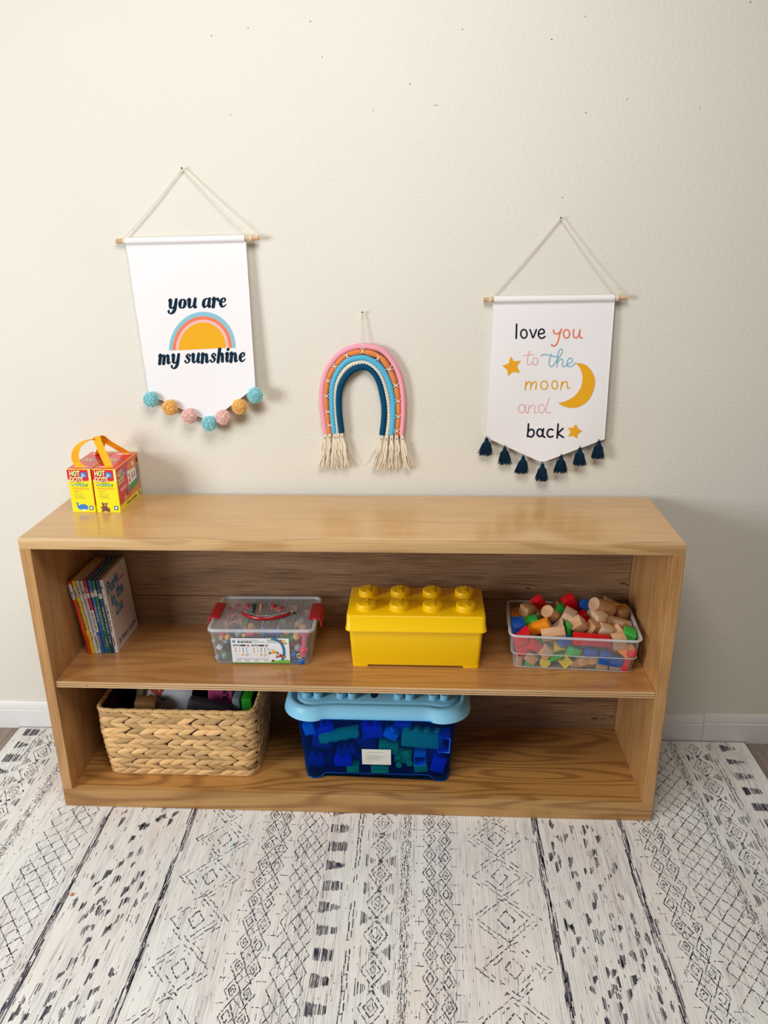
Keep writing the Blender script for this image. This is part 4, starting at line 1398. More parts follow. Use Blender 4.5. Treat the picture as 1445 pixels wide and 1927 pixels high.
# ------------------------------------------------------------------ yellow brick-shaped box
yel = pm('yellow_plastic', (255, 204, 0), .32, .5, bump=.06, bscale=900, var=.008)
cx, cy = 1.0285, .2005
root = thing('storage_box', 'big yellow storage box shaped like a toy brick with eight round studs', 'storage box', (cx, cy, ZS))
z0 = ZS
mb = MB()
mb.loft([rrect(.1795, .0825, .010, z0 + .0062, 5, cx, cy), rrect(.1805, .0835, .010, z0 + .010, 5, cx, cy), rrect(.1875, .0900, .012, z0 + .124, 5, cx, cy)])
for sx in (-1, 1):
    for sy in (-1, 1):
        mb.loft([rrect(.0225, .020, .006, z0 + .0002, 4, cx + sx * (.1785 - .0222), cy + sy * (.0825 - .0202)), rrect(.0235, .020, .006, z0 + .008, 4, cx + sx * (.1790 - .0222), cy + sy * (.0830 - .0202))])
mb.build('body', yel, root, angle=50)
mb = MB()
LZ0, LZ1 = z0 + .119, z0 + .167
mb.loft([rrect(.1925, .0945, .014, LZ0, 5, cx, cy), rrect(.1970, .0985, .015, LZ0 + .001, 5, cx, cy), rrect(.1972, .0987, .015, LZ0 + .005, 5, cx, cy), rrect(.1945, .0960, .014, LZ0 + .008, 5, cx, cy),
         rrect(.1930, .0940, .012, LZ1 - .005, 5, cx, cy), rrect(.1918, .0928, .011, LZ1 - .0015, 5, cx, cy), rrect(.1900, .0910, .010, LZ1, 5, cx, cy)])
lid = mb.build('lid', yel, root, angle=50)
for i in range(4):
    for j in range(2):
        sx = cx + (i - 1.5) * .0935; sy = cy + (-.043 if j == 0 else .045)
        mb = MB()
        mb.tube([(sx, sy, LZ1 - .001), (sx, sy, LZ1 + .0155), (sx, sy, LZ1 + .0170), (sx, sy, LZ1 + .0176)], [.0285, .0278, .0268, .0250], 36)
        Fl = frame((sx, sy, LZ1 + .0176), (0, 1, 0), (-1, 0, 0))
        mb.text3d('LEGO', .0185, Fl, .0016, 0, .03, .041)
        mb.build('stud', yel, root).parent = lid
# ------------------------------------------------------------------ see-through containers
clear = plastic_clear('clear_plastic', (250, 251, 252), .065, .2)
clear_edge = plastic_clear('clear_rim', (244, 246, 248), .42, .25)


def tub(mb, rings_out, th, rim=None):
    """open container wall with thickness from stacked (hx, hy, r, z) sections"""
    o = [rrect(a, c, r, z) for a, c, r, z in rings_out]
    i_ = [rrect(a - th, c - th, max(r - th, .001), z + (th if k == 0 else 0)) for k, (a, c, r, z) in enumerate(rings_out)][::-1]
    mb.loft(o + i_, 0, True, True)


# ---- toy blocks
BW = {
    'natural': wood('block_natural', (226, 184, 142), (190, 142, 98), (1, 0, 0), 1.5, rough=.5, ring=5, pores=.35),
    'pale': wood('block_pale', (240, 212, 182), (210, 170, 130), (1, 0, 0), 2.5, rough=.5, ring=5, pores=.35),
    'brown': wood('block_tan', (196, 146, 100), (156, 106, 66), (1, 0, 0), 3.5, rough=.5, ring=5, pores=.35),
    'red': pm('block_red', (222, 18, 30), .4, coat=.2), 'blue': pm('block_blue', (0, 84, 176), .4, coat=.2), 'green': pm('block_green', (52, 186, 74), .4, coat=.2),
    'yellow': pm('block_yellow', (246, 210, 16), .4, coat=.2), 'orange': pm('block_orange', (252, 150, 20), .4, coat=.2),
}


def block_mesh(kind, dims):
    mb = MB(); a, b_, c = dims
    if kind == 'box': mb.rbox(a, b_, c, .0016, 2)
    elif kind == 'cyl': mb.cyl((0, -c / 2, 0), (0, c / 2, 0), a, 28, bev=.0008)         # axis along y
    elif kind == 'cylx': mb.cyl((-c / 2, 0, 0), (c / 2, 0, 0), a, 28, bev=.0008)
    elif kind == 'tri':     # triangular prism, axis along y
        F = frame((0, b_ / 2, 0), (1, 0, 0), (0, 0, 1)); mb.prism([(-a / 2, -c / 2), (a / 2, -c / 2), (0, c / 2)], F, b_)
    elif kind == 'rtri':
        F = frame((0, b_ / 2, 0), (1, 0, 0), (0, 0, 1)); mb.prism([(-a / 2, -c / 2), (a / 2, -c / 2), (a / 2, c / 2)], F, b_)
    elif kind == 'half':    # half disc, axis along y
        F = frame((0, b_ / 2, 0), (1, 0, 0), (0, 0, 1)); mb.prism([(a * math.cos(math.pi * t / 14), a * math.sin(math.pi * t / 14) - a * .4) for t in range(15)], F, b_)
    elif kind == 'arch':
        F = frame((0, b_ / 2, 0), (1, 0, 0), (0, 0, 1))
        mb.prism([(-a / 2, -c / 2), (-a / 2, c / 2), (a / 2, c / 2), (a / 2, -c / 2)] + [(a * .28 * math.cos(math.pi * t / 8), -c / 2 + a * .28 * math.sin(math.pi * t / 8)) for t in range(9)], F, b_)
    elif kind == 'cone': mb.tube([(-c / 2, 0, 0), (c / 2 - .002, 0, 0), (c / 2, 0, 0)], [a, a * .12, .0005], 26)
    return mb


_bc = {}


def block(kind, dims, colour, M, label, group, name='toy_block'):
    key = (kind, dims, colour)
    if key not in _bc:
        o = block_mesh(kind, dims).build(name, BW[colour], None, local=True); _bc[key] = o
    else:
        o = _bc[key].copy(); COL.objects.link(o)
    o.matrix_world = M
    tag(o, label, 'toy block', group)
    return o


# tub: footprint turned a little towards the left
bx = thing('plastic_tub', 'open clear plastic tub heaped with wooden toy blocks', 'tub', Matrix.Translation((1.4755, .2105, ZS)) @ Matrix.Rotation(R(-3.6), 4, 'Z'))
mb = MB()
tub(mb, [(.160, .092, .012, .0006), (.1625, .0945, .014, .004), (.1685, .1005, .016, .048), (.1715, .1030, .017, .0495), (.1745, .1060, .018, .108)], .0016)
mb.build('tub_wall', clear, bx, local=True)
mb = MB()   # rolled rim
mb.tube([Vector(p) for p in rrect(.1785, .1100, .021, .108, 6)], .0034, 8, closed=True, flat=1.2)
mb.tube([Vector(p) for p in rrect(.1722, .1037, .017, .0495, 6)], .0011, 6, closed=True)
mb.tube([Vector(p) for p in rrect(.1620, .0940, .013, .0030, 6)], .0012, 6, closed=True)
for sx in (-1, 1):
    mb.rbox(.004, .07, .022, .0015, 1, 0, Mx(sx * .1815, .03, .096))
mb.build('rim', clear_edge, bx, local=True)

GB = 'wooden blocks in the clear tub'
u = .034
BL = [  # crop x, crop y, depth y, kind, dims, colour, (rx, ry, rz), label
    (290, 228, .222, 'box', (u, u, u), 'brown', (10, 4, 38), 'tan cube at the back left of the heap, below the tall red wedge'),
    (178, 280, .262, 'box', (.028, .03, .016), 'orange', (0, 5, 10), 'small orange block low in the back left corner of the tub'),
    (178, 232, .292, 'box', (.045, .03, .010), 'brown', (10, -8, 5), 'flat tan block in the far left corner above the orange one'),
    (398, 172, .268, 'box', (.036, .024, .052), 'red', (12, -38, 10), 'red block tilted up at the back left of the heap'),
    (375, 270, .240, 'box', (.034, .030, .030), 'brown', (20, 30, 30), 'dark tan block wedged under the tilted red one'),
    (590, 215, .272, 'half', (.021, .03, 0), 'green', (0, 0, 0), 'green half-round block behind the pale cube'),
    (545, 182, .295, 'box', (.022, .02, .030), 'brown', (10, 40, 0), 'small tan stick behind the green half-round block'),
    (652, 274, .196, 'box', (u, u, u), 'pale', (14, 24, -16), 'pale cube standing out in the middle of the heap'),
    (684, 205, .262, 'box', (.036, .026, .095), 'red', (14, -28, 8), 'long red plank leaning at the back centre of the heap'),
    (785, 283, .225, 'box', (.030, .030, .030), 'red', (20, 40, 20), 'dark red block peeking out under the blue disc'),
    (785, 178, .258, 'cyl', (.0165, 0, .050), 'blue', (-28, 0, 4), 'blue cylinder with its round end facing out at the top'),
    (835, 262, .236, 'box', (.034, .030, .034), 'pale', (0, 45, 20), 'pale block half hidden below the blue cylinder'),
    (915, 290, .192, 'box', (.034, .034, .034), 'pale', (6, 2, 24), 'pinkish pale cube below the big natural cylinder'),
    (1032, 158, .300, 'box', (.055, .02, .014), 'brown', (0, 30, 0), 'thin tan plank tilted at the very back right'),
    (1108, 250, .246, 'box', (.034, .034, .034), 'brown', (8, 0, 30), 'tan cube right of the big cylinder, before the yellow block'),
    (1160, 236, .282, 'box', (.040, .030, .036), 'yellow', (12, 8, 10), 'yellow block at the back right corner of the heap'),
    (1200, 306, .262, 'cylx', (.009, 0, .024), 'green', (0, 0, 20), 'small green cylinder deep in the back right corner'),
    (1180, 322, .240, 'box', (.050, .012, .006), 'yellow', (0, 10, -5), 'thin yellow slat at the right above the long pale plank'),
    (1112, 335, .212, 'box', (.072, .024, .022), 'pale', (0, 15, -6), 'long pale plank sloping down to the right side'),
    (1262, 386, .196, 'box', (.024, .03, .026), 'brown', (0, 20, 0), 'dark tan block against the right wall of the tub'),
    (1035, 372, .205, 'box', (.030, .03, .030), 'brown', (10, 30, 10), 'shaded tan block in the gap under the long pale plank'),
    (738, 352, .166, 'box', (.036, .036, .036), 'natural', (28, 42, 28), 'natural cube on its corner left of the tan cube, mid front'),
    (872, 374, .168, 'box', (.034, .034, .034), 'brown', (22, 14, 32), 'tan cube in the front centre above the long red block'),
    (972, 396, .164, 'box', (.036, .026, .026), 'pale', (10, 20, 8), 'pale block right of the tan cube, above the red bar'),
    (1098, 396, .166, 'tri', (.036, .034, .022), 'natural', (14, -8, 20), 'natural roof-shaped block left of the bright green cube'),
    (1092, 496, .128, 'box', (.036, .032, .038), 'natural', (4, -8, 4), 'natural block behind the rim, below the roof-shaped one'),
    (1232, 440, .140, 'box', (.034, .034, .030), 'green', (12, 20, -10), 'bright green cube at the front right corner of the heap'),
    (398, 368, .166, 'box', (.060, .026, .028), 'orange', (14, -30, -14), 'orange oblong block lying across the left of the heap'),
    (308, 322, .196, 'box', (.046, .03, .022), 'green', (10, -10, 0), 'green oblong block behind the orange one at the left'),
    (205, 352, .178, 'box', (.034, .034, .034), 'blue', (14, 0, 6), 'dark blue cube at the left edge of the heap'),
    (236, 425, .142, 'rtri', (.042, .03, .024), 'red', (0, -10, 10), 'red wedge at the front left under the blue cube'),
    (520, 432, .136, 'box', (.066, .030, .024), 'natural', (24, -14, -6), 'natural oblong block resting on the front rim left of centre'),
    (548, 352, .176, 'rtri', (.034, .03, .026), 'pale', (0, -10, 0), 'small pale wedge behind the natural oblong at the rim'),
    (648, 385, .160, 'box', (.012, .03, .032), 'green', (0, -6, 0), 'thin dark green slab in the gap left of the tipped natural cube'),
    (848, 482, .124, 'box', (.100, .028, .026), 'red', (4, 4, 0), 'long red bar just behind the front rim'),
    (616, 490, .126, 'box', (.032, .026, .028), 'blue', (0, 8, 20), 'blue block between the natural oblong and the long red bar'),
    (225, 490, .126, 'box', (.040, .028, .020), 'red', (6, -14, 4), 'red block seen through the front, upper left'),
    (244, 565, .124, 'box', (.034, .026, .026), 'red', (0, -16, 8), 'red block seen through the front, below the upper left one'),
    (350, 530, .126, 'box', (.034, .026, .028), 'red', (0, 32, 14), 'red cube turned on edge, right of the two left red blocks'),
    (450, 585, .126, 'box', (.031, .028, .031), 'natural', (0, 43, 0), 'natural cube on its edge seen through the front left of the cone'),
    (578, 556, .124, 'cone', (.0175, 0, .036), 'yellow', (0, 5, -8), 'yellow cone pointing right behind the front wall'),
    (695, 582, .126, 'box', (.034, .026, .026), 'green', (0, 16, 8), 'green block seen through the front right of the yellow cone'),
    (842, 588, .128, 'box', (.034, .026, .022), 'blue', (0, 8, 4), 'blue block just below the long red bar'),
    (962, 636, .116, 'box', (.030, .026, .036), 'blue', (0, 10, 0), 'blue block over a natural cube near the front centre right'),
    (1150, 592, .122, 'tri', (.046, .03, .028), 'orange', (0, 170, 0), 'orange wedge seen through the front at the right'),
    (1218, 590, .134, 'box', (.026, .02, .020), 'red', (0, 0, 0), 'small red block at the right below the green cube'),
    (1180, 712, .110, 'box', (.018, .02, .052), 'red', (0, 11, 0), 'tall red plank standing at the bottom right corner'),
    (214, 690, .120, 'box', (.016, .02, .032), 'natural', (0, 0, 0), 'natural stick standing at the lower left corner'),
    (322, 640, .134, 'box', (.034, .02, .026), 'natural', (0, 38, 0), 'natural block leaning above the low green block'),
    (313, 716, .116, 'box', (.0300, .02, .0155), 'green', (0, 2, 0), 'low green block lying on the tub bottom at the left'),
    (440, 692, .115, 'cyl', (.0150, 0, .024), 'yellow', (0, 0, 0), 'yellow disc end facing out near the tub bottom'),
    (548, 640, .136, 'rtri', (.036, .02, .024), 'green', (0, 186, 0), 'green wedge right of the yellow disc'),
    (622, 690, .122, 'arch', (.030, .02, .030), 'yellow', (0, 140, 0), 'yellow arch block tipped on its side below the green ones'),
    (790, 662, .134, 'box', (.036, .02, .024), 'natural', (0, -22, 0), 'natural block slanting in the lower centre'),
    (762, 716, .136, 'cylx', (.014, 0, .064), 'brown', (0, -8, 0), 'tan rod lying at the bottom centre'),
    (935, 738, .106, 'box', (.032, .026, .030), 'natural', (0, 2, 0), 'natural cube at the tub bottom under the blue block'),
    (1054, 757, .108, 'box', (.032, .02, .020), 'natural', (0, 5, 0), 'natural low block at the bottom right of the tub'),
    (1066, 672, .128, 'box', (.034, .02, .026), 'blue', (0, 4, 0), 'blue block seen through the front right, behind the others'),
    (868, 655, .140, 'box', (.022, .02, .022), 'natural', (0, 0, 0), 'small natural block left of the two front blue blocks'),
]
for bxp, byp, y, kind, dims, colr, (rx, ry, rz), lab in BL:
    half = dims[2] / 2 if kind == 'cyl' else (dims[0] if kind in ('cone', 'cylx') else dims[1] / 2)
    if kind in ('box', 'rtri', 'tri', 'arch') : half += abs(math.sin(R(rz))) * dims[0] / 2 + abs(math.sin(R(rx))) * dims[2] / 2
    for _ in range(3):
        p = at(930 + bxp / 4.661, 1100 + byp / 4.661, 1, y)
        lz = p.z - ZS
        wy = .2105 - (.0935 + .0095 * lz / .048 if lz < .048 else .1030 + .003 * (lz - .048) / .06) - (p.x - 1.4755) * math.tan(R(3.6)) + .0022
        y = max(y, wy + half) if byp < 470 else wy + half
    if kind == 'cyl': hx_ = dims[0]
    elif kind in ('cone', 'cylx'): hx_ = dims[2] / 2
    else: hx_ = dims[0] / 2 * abs(math.cos(R(ry))) + dims[2] / 2 * abs(math.sin(R(ry)))
    lim = .1585 + .014 * min(max(lz, 0), .108) / .108 - hx_
    p.x = max(1.4755 + (p.y - .2105) * .063 - lim, min(1.4755 + (p.y - .2105) * .063 + lim, p.x))
    hz_ = dims[0] if kind in ('cyl', 'cone', 'cylx') else dims[0] / 2 * abs(math.sin(R(ry))) + dims[2] / 2 * abs(math.cos(R(ry)))
    p.z = max(p.z, ZS + .0024 + hz_)
    block(kind, dims, colr, Mx(p.x, p.y, p.z, rx, ry, rz), lab, GB)
# the two thick round pillars whose axes point towards the viewer
for a, c, ya, d_, e_, yb, r_, colr, lab in (
        (462, 232, .185, 545, 300, .225, .0185, 'natural', 'natural cylinder slanting out of the heap, left of the pale cube'),
        (872, 170, .205, 1020, 222, .240, .0200, 'natural', 'big natural cylinder lying on top of the heap at the right')):
    p = at(930 + a / 4.661, 1100 + c / 4.661, 1, ya); q = at(930 + d_ / 4.661, 1100 + e_ / 4.661, 1, yb)
    mb = MB(); l_ = (q - p).length; mb.cyl((0, 0, 0), (0, 0, l_), r_, 32, bev=.001)
    o = mb.build('toy_block', BW[colr], None, local=True)
    o.matrix_world = Matrix.Translation(p) @ (q - p).to_track_quat('Z', 'Y').to_matrix().to_4x4()
    tag(o, lab, 'toy block', GB)
# blocks buried in the heap, glimpsed through gaps
k = 0
for zz in (.018, .053, .086):
    for yy in (.165, .202, .240, .276):
        for xx in (-.125, -.085, -.045, -.005, .035, .075, .115):
            if zz > .08 and yy < .19: continue
            k += 1
            if k % 4 == 0: continue
            M = TM[bx.name] @ Mx(xx + rnd.uniform(-.003, .003), yy - .2105, zz, 0, 0, rnd.choice([0, 90]) + rnd.uniform(-5, 5))
            block('box', (.034, .032, .032) if k % 3 else (.036, .030, .030), rnd.choice(['natural', 'natural', 'brown', 'red', 'blue', 'green', 'yellow']), M, 'wooden block buried inside the heap in the clear tub', 'buried blocks of the heap')

# ------------------------------------------------------------------ clear box with red clips
CXR = (.4515 + .7254) / 2
rb_root = thing('clip_box', 'clear plastic box with red clips and lid, full of building pieces', 'storage box', Matrix.Translation((CXR + .001, .214, ZS)) @ Matrix.Rotation(R(1.0), 4, 'Z'))
mb = MB()
tub(mb, [(.133, .094, .010, .0006), (.136, .097, .012, .004), (.1455, .104, .014, .106)], .0016)
mb.build('box_wall', clear, rb_root, local=True)
mb = MB()
hx, hy = .152, .1085
mb.loft([rrect(hx - .003, hy - .003, .015, .104), rrect(hx, hy, .017, .106), rrect(hx, hy, .017, .116), rrect(hx - .003, hy - .003, .015, .1195), rrect(hx - .009, hy - .009, .012, .1200), rrect(hx - .011, hy - .011, .011, .1150), rrect(hx - .016, hy - .016, .010, .1130)], 0, False, True)
mb.tube([Vector(p) for p in rrect(hx - .004, hy - .004, .016, .113, 6)], .0050, 8, 1, closed=True)
for i in range(5):     # ribs across the lid
    xx = -.095 + i * .0475
    mb.box(xx - .0013, xx + .0013, -hy + .022, hy - .016, .1130, .1150, 1)
for i in range(6):
    xx = -.119 + i * .0475
    mb.rbox(.040, hy * 2 - .045, .0016, .0006, 1, 0, Mx(xx, .001, .1142 if i not in (2, 3) else .1138))
lidr = mb.build('lid', [clear, clear_edge], rb_root, local=True)
redp = pm('red_clip_plastic', (176, 12, 28), .3, coat=.3)
for sx in (-1, 1):
    mb = MB(); n = 6
    prof = [(.1300, .1165), (.1300, .1215), (.150, .1245), (.1600, .1225), (.1650, .1120), (.1665, .0930), (.1635, .0925), (.1615, .1080), (.1570, .1175), (.150, .1195)]
    F = frame((0, .050, 0), (sx, 0, 0), (0, 0, 1))
    mb.prism([(a, c) for a, c in prof], F, .092 if sx > 0 else -.092)
    mb.rbox(.003, .050, .006, .001, 1, 0, Mx(sx * .1664, .003, .104))
    mb.build('clip', redp, rb_root, local=True, angle=30)
mb = MB()
arc = [Vector((-.070 + .140 * t, -.006 - .040 * math.sin(math.pi * t) ** .7, .1195 + .001 * math.sin(math.pi * t))) for t in [i / 24 for i in range(25)]]
mb.tube(arc, [.0042] + [.0050] * 23 + [.0042], 10, flat=.7)
mb.build('carry_handle', redp, rb_root, local=True).parent = lidr
mb = MB()  # milky moulded edge around the grip recess
arc2 = [Vector((-.064 + .128 * t, .004 - .030 * math.sin(math.pi * t) ** .7 + .006 * abs(math.sin(3 * math.pi * t)), .1168)) for t in [i / 30 for i in range(31)]]
mb.tube(arc2, .0013, 6)
mb.build('grip_edge', clear_edge, rb_root, local=True).parent = lidr
# printed sticker on the front wall
lab_w, lab_g, lab_t, lab_k, lab_r, lab_y, lab_gr = pm('sticker_white', (236, 240, 244), .4), pm('sticker_green', (110, 190, 50), .4), pm('sticker_teal', (40, 130, 170), .4), pm('sticker_black', (34, 44, 52), .4), pm('sticker_red', (186, 36, 50), .4), pm('sticker_gold', (222, 176, 50), .4), pm('sticker_grey', (178, 184, 188), .4)
SM = [lab_w, lab_g, lab_t, lab_k, lab_r, lab_y, lab_gr]
A0 = at(370 + 357 / 5.558, 1090 + 605 / 5.558, 1, .1155); A1 = at(370 + 950 / 5.558, 1090 + 607 / 5.558, 1, .1175)
A2 = at(370 + 355 / 5.558, 1090 + 885 / 5.558, 1, .1210)
inv = TM[rb_root.name].inverted()
yfront = lambda z: -(.0970 + .007 * (z - .004) / .102) - .0004
a0, a1, a2 = inv @ A0, inv @ A1, inv @ A2
x0_, x1_, zt, zb = a0.x, a1.x + .004, a0.z, .0065
sl = Vector((0, yfront(zt) - yfront(zb), zt - zb))
Wd, Hd = x1_ - x0_, sl.length
F = frame((x0_, yfront(zb), zb), (1, 0, 0), sl.normalized())
mb = MB()
mb.quad(0, 0, Wd, Hd, F, .0002, 0)
mb.quad(-.0005, -.0008, Wd + .0005, .0018, F, .0003, 1)
mb.poly([(Wd * .66, .002), (Wd * .68, .010), (Wd * .76, .006), (Wd * .84, .009), (Wd * .95, .012), (Wd, .008), (Wd, .002)], F, .0003, 1)
mb.text('FUN AND EDUCATIONAL', .115 * Wd, .905 * Hd, .0042, F, .0004, 3, bold=.01, width=.36 * Wd)
mb.text('BUILDING', .115 * Wd, .82 * Hd, .0068, F, .0004, 3, bold=.06, width=.25 * Wd)
mb.text('BLOCKS', .385 * Wd, .82 * Hd, .0068, F, .0004, 6, bold=.04, width=.20 * Wd)
for q in range(8):
    a_ = q * math.pi / 4; mb.disc(.052 * Wd + .0042 * math.cos(a_), .87 * Hd + .0042 * math.sin(a_), .0013, .0013, F, .0003, 3, 6)
mb.disc(.052 * Wd, .87 * Hd, .0042, .0042, F, .0004, 2, 12); mb.disc(.052 * Wd, .87 * Hd, .0018, .0018, F, .0005, 0, 10)
band = [(.70 * Wd, Hd * .995), (.80 * Wd, Hd * .93), (.875 * Wd, Hd * .78), (.905 * Wd, Hd * .55), (.90 * Wd, Hd * .33), (.86 * Wd, Hd * .12)]
mb.ribbon(catmull(band, 4), .0085, F, .00032, 2, rounded=False)
for q in range(3): mb.quad(.62 * Wd, (.93 - .05 * q) * Hd, .82 * Wd, (.945 - .05 * q) * Hd, F, .0004, 3)
for tx, (tc_, dx, dz) in {'k': (4, 0, 0), 'i': (5, 1, 0), 'd': (5, 2, 0), 't': (2, 0, 1), 'o': (4, 1, 1), 'y': (5, 2, 1), 's': (1, 3, 1)}.items():
    mb.quad((.845 + dx * .030) * Wd, (.86 - dz * .10) * Hd, (.872 + dx * .030) * Wd, (.945 - dz * .10) * Hd, F, .0004, tc_)
for q, (xa, xb_) in enumerate(((.035, .31), (.35, .63))):
    mb.ribbon([(xa * Wd, .66 * Hd), (xa * Wd, .22 * Hd), (xb_ * Wd, .22 * Hd), (xb_ * Wd, .66 * Hd)], .0004, F, .0003, 6)
    mb.quad(xa * Wd, .68 * Hd, (xb_ - .06) * Wd, .745 * Hd, F, .0004, 3)
    mb.quad((xa + .02) * Wd, .70 * Hd, (xa + .13) * Wd, .72 * Hd, F, .0005, 0)
    mb.disc((xb_ - .02) * Wd, .71 * Hd, .0042, .0042, F, .0005, 4, 14); mb.disc((xb_ - .02) * Wd, .71 * Hd, .0018, .0024, F, .0006, 0, 8)
    for t, cc in enumerate((4, 6, 3, 2)):
        X0 = (xa + .04 + t * .062) * Wd
        mb.quad(X0 - .0007, .46 * Hd, X0 + .0007, .60 * Hd, F, .0004, cc)
        mb.disc(X0, .61 * Hd, .0017, .0014, F, .0004, cc, 8); mb.disc(X0, .45 * Hd, .0017, .0014, F, .0004, cc, 8)
    mb.quad((xa + .03) * Wd, .325 * Hd, (xa + .10) * Wd, .34 * Hd, F, .0004, 5)
    mb.disc((xa + .155) * Wd, .33 * Hd, .0036, .0036, F, .0004, 5, 12)
    mb.disc((xa + .225) * Wd, .33 * Hd, .0040, .0040, F, .0004, 3, 14); mb.disc((xa + .225) * Wd, .33 * Hd, .0029, .0029, F, .0005, 0, 12)
mb.quad(.06 * Wd, .155 * Hd, .62 * Wd, .168 * Hd, F, .0004, 3)
for q in range(4): mb.quad((.03 + q * .16) * Wd, .05 * Hd, (.15 + q * .16) * Wd, .062 * Hd, F, .0004, 6); mb.quad((.06 + q * .16) * Wd, .09 * Hd, (.15 + q * .16) * Wd, .105 * Hd, F, .0004, 3)
for (xc, zc) in ((.70, .41), (.82, .26)):    # the two toy racers
    mb.poly([((xc - .02) * Wd, (zc - .03) * Hd), ((xc + .08) * Wd, (zc + .00) * Hd), ((xc + .06) * Wd, (zc + .08) * Hd), ((xc + .0) * Wd, (zc + .10) * Hd)], F, .0005, 5 if zc > .3 else 4)
    mb.ribbon([((xc - .09) * Wd, (zc + .16) * Hd), ((xc + .05) * Wd, (zc + .12) * Hd)], .0012, F, .0005, 4)
    for dx in (-.045, .085):
        mb.disc((xc + dx) * Wd, zc * Hd, .0040, .0048, F, .0006, 3, 14); mb.disc((xc + dx - .006) * Wd, zc * Hd, .0024, .0034, F, .0007, 5, 12)
mb.disc(.705 * Wd, .10 * Hd, .0030, .0032, F, .0006, 3, 12)
for q in range(3): mb.ribbon([((.765 + .05 * q) * Wd + .0022 * math.cos(t), .10 * Hd + .003 * math.sin(t)) for t in (1.2, 2.2, 3.1, 4.0, 5.0)], .0007, F, .0006, 3)
mb.poly([(.93 * Wd, .07 * Hd), (.965 * Wd, .07 * Hd), (.955 * Wd, .14 * Hd)], F, .0006, 6)
mb.build('sticker', SM, rb_root, local=True)

# building pieces inside
PC = {k: pm('piece_' + k.replace(' ', '_'), v, .4, coat=.2) for k, v in {'grey': (150, 158, 162), 'red': (216, 40, 56), 'blue': (10, 100, 184), 'orange': (240, 176, 92), 'green': (60, 160, 84), 'tan': (216, 166, 116), 'dark teal': (24, 60, 70), 'black': (34, 38, 42), 'white': (214, 220, 220), 'pink': (228, 76, 110), 'yellow': (240, 200, 80), 'cream': (244, 214, 150)}.items()}
GP = 'building pieces in the clip box'


def P5(a, c, y): return at(370 + a / 5.558, 1090 + c / 5.558, 1, y)


def piece(mb, name, colr, lab, cat):
    tag(mb.build(name, PC[colr], None), lab, cat, GP)


for a, c, y, r_, colr, lab in [
    (190, 640, .134, .0092, 'grey', 'grey ball at the upper left of the clip box front'), (225, 812, .130, .0092, 'grey', 'grey ball at the bottom left of the clip box'), (296, 798, .132, .0098, 'grey', 'grey ball ringed by a green holder, lower left'),
    (436, 572, .140, .0105, 'grey', 'grey ball under the lid edge, left of the pink cup'), (312, 640, .142, .0105, 'grey', 'grey ball behind the orange ball above the sticker corner'), (325, 606, .132, .0088, 'orange', 'orange ball above the top left corner of the sticker'),
    (640, 398, .205, .0090, 'orange', 'orange ball seen through the lid above the handle'), (712, 408, .205, .0095, 'grey', 'grey ball seen through the lid at the handle centre'), (818, 392, .215, .0105, 'green', 'green ball seen through the lid right of the handle centre'),
    (530, 400, .215, .0090, 'green', 'green ball seen through the lid left of the handle centre'), (908, 452, .185, .0092, 'green', 'green ball below the right end of the handle'), (1045, 597, .130, .0110, 'orange', 'orange ball at the upper right of the clip box front'),
    (1060, 716, .130, .0112, 'grey', 'grey ball right of the sticker beside the red rod'), (1020, 788, .128, .0108, 'blue', 'upper blue ball at the lower right corner of the sticker'), (1022, 850, .133, .0100, 'blue', 'lower blue ball at the bottom right of the sticker'),
    (1096, 852, .127, .0112, 'blue', 'rightmost blue ball at the box bottom'), (990, 632, .140, .0105, 'green', 'green ball right above the sticker at its right end'), (495, 590, .134, .0060, 'yellow', 'small yellow bead above the sticker, left of the pink cup'),
    (868, 596, .133, .0065, 'tan', 'small tan bead above the middle right of the sticker'), (1095, 440, .205, .0110, 'grey', 'grey ball through the lid at the right end'), (508, 462, .190, .0080, 'green', 'small green ball under the left end of the handle'),
    (640, 440, .19, .0085, 'black', 'black ball under the handle, left of centre'), (760, 452, .190, .0085, 'green', 'green ball under the handle, right of centre'), (1058, 470, .170, .0095, 'tan', 'tan ball near the lid front at the right'), (272, 590, .150, .0100, 'red', 'red ball at the left behind the tan domino'),
    (690, 560, .150, .0110, 'green', 'green ball above the sticker, left of the blue bar'), (930, 560, .150, .0100, 'orange', 'orange ball behind the front, above the sticker right end')]:
    p = P5(a, c, y); mb = MB(); mb.ball((p.x, p.y, p.z), r_, 0, 20, 14)
    piece(mb, 'toy_ball', colr, lab, 'toy ball')


def rod(a, c, ya, d_, e_, yb, r_, colr, lab, knob=True):
    p, q = P5(a, c, ya), P5(d_, e_, yb); mb = MB()
    mb.cyl(p, q, r_, 14, bev=.0008)
    if knob:
        t = (q - p).normalized()
        mb.cyl(p - t * .003, p + t * .006, r_ * 1.7, 14, bev=.001); mb.cyl(q - t * .006, q + t * .003, r_ * 1.7, 14, bev=.001)
    piece(mb, 'connector_rod', colr, lab, 'toy connector')


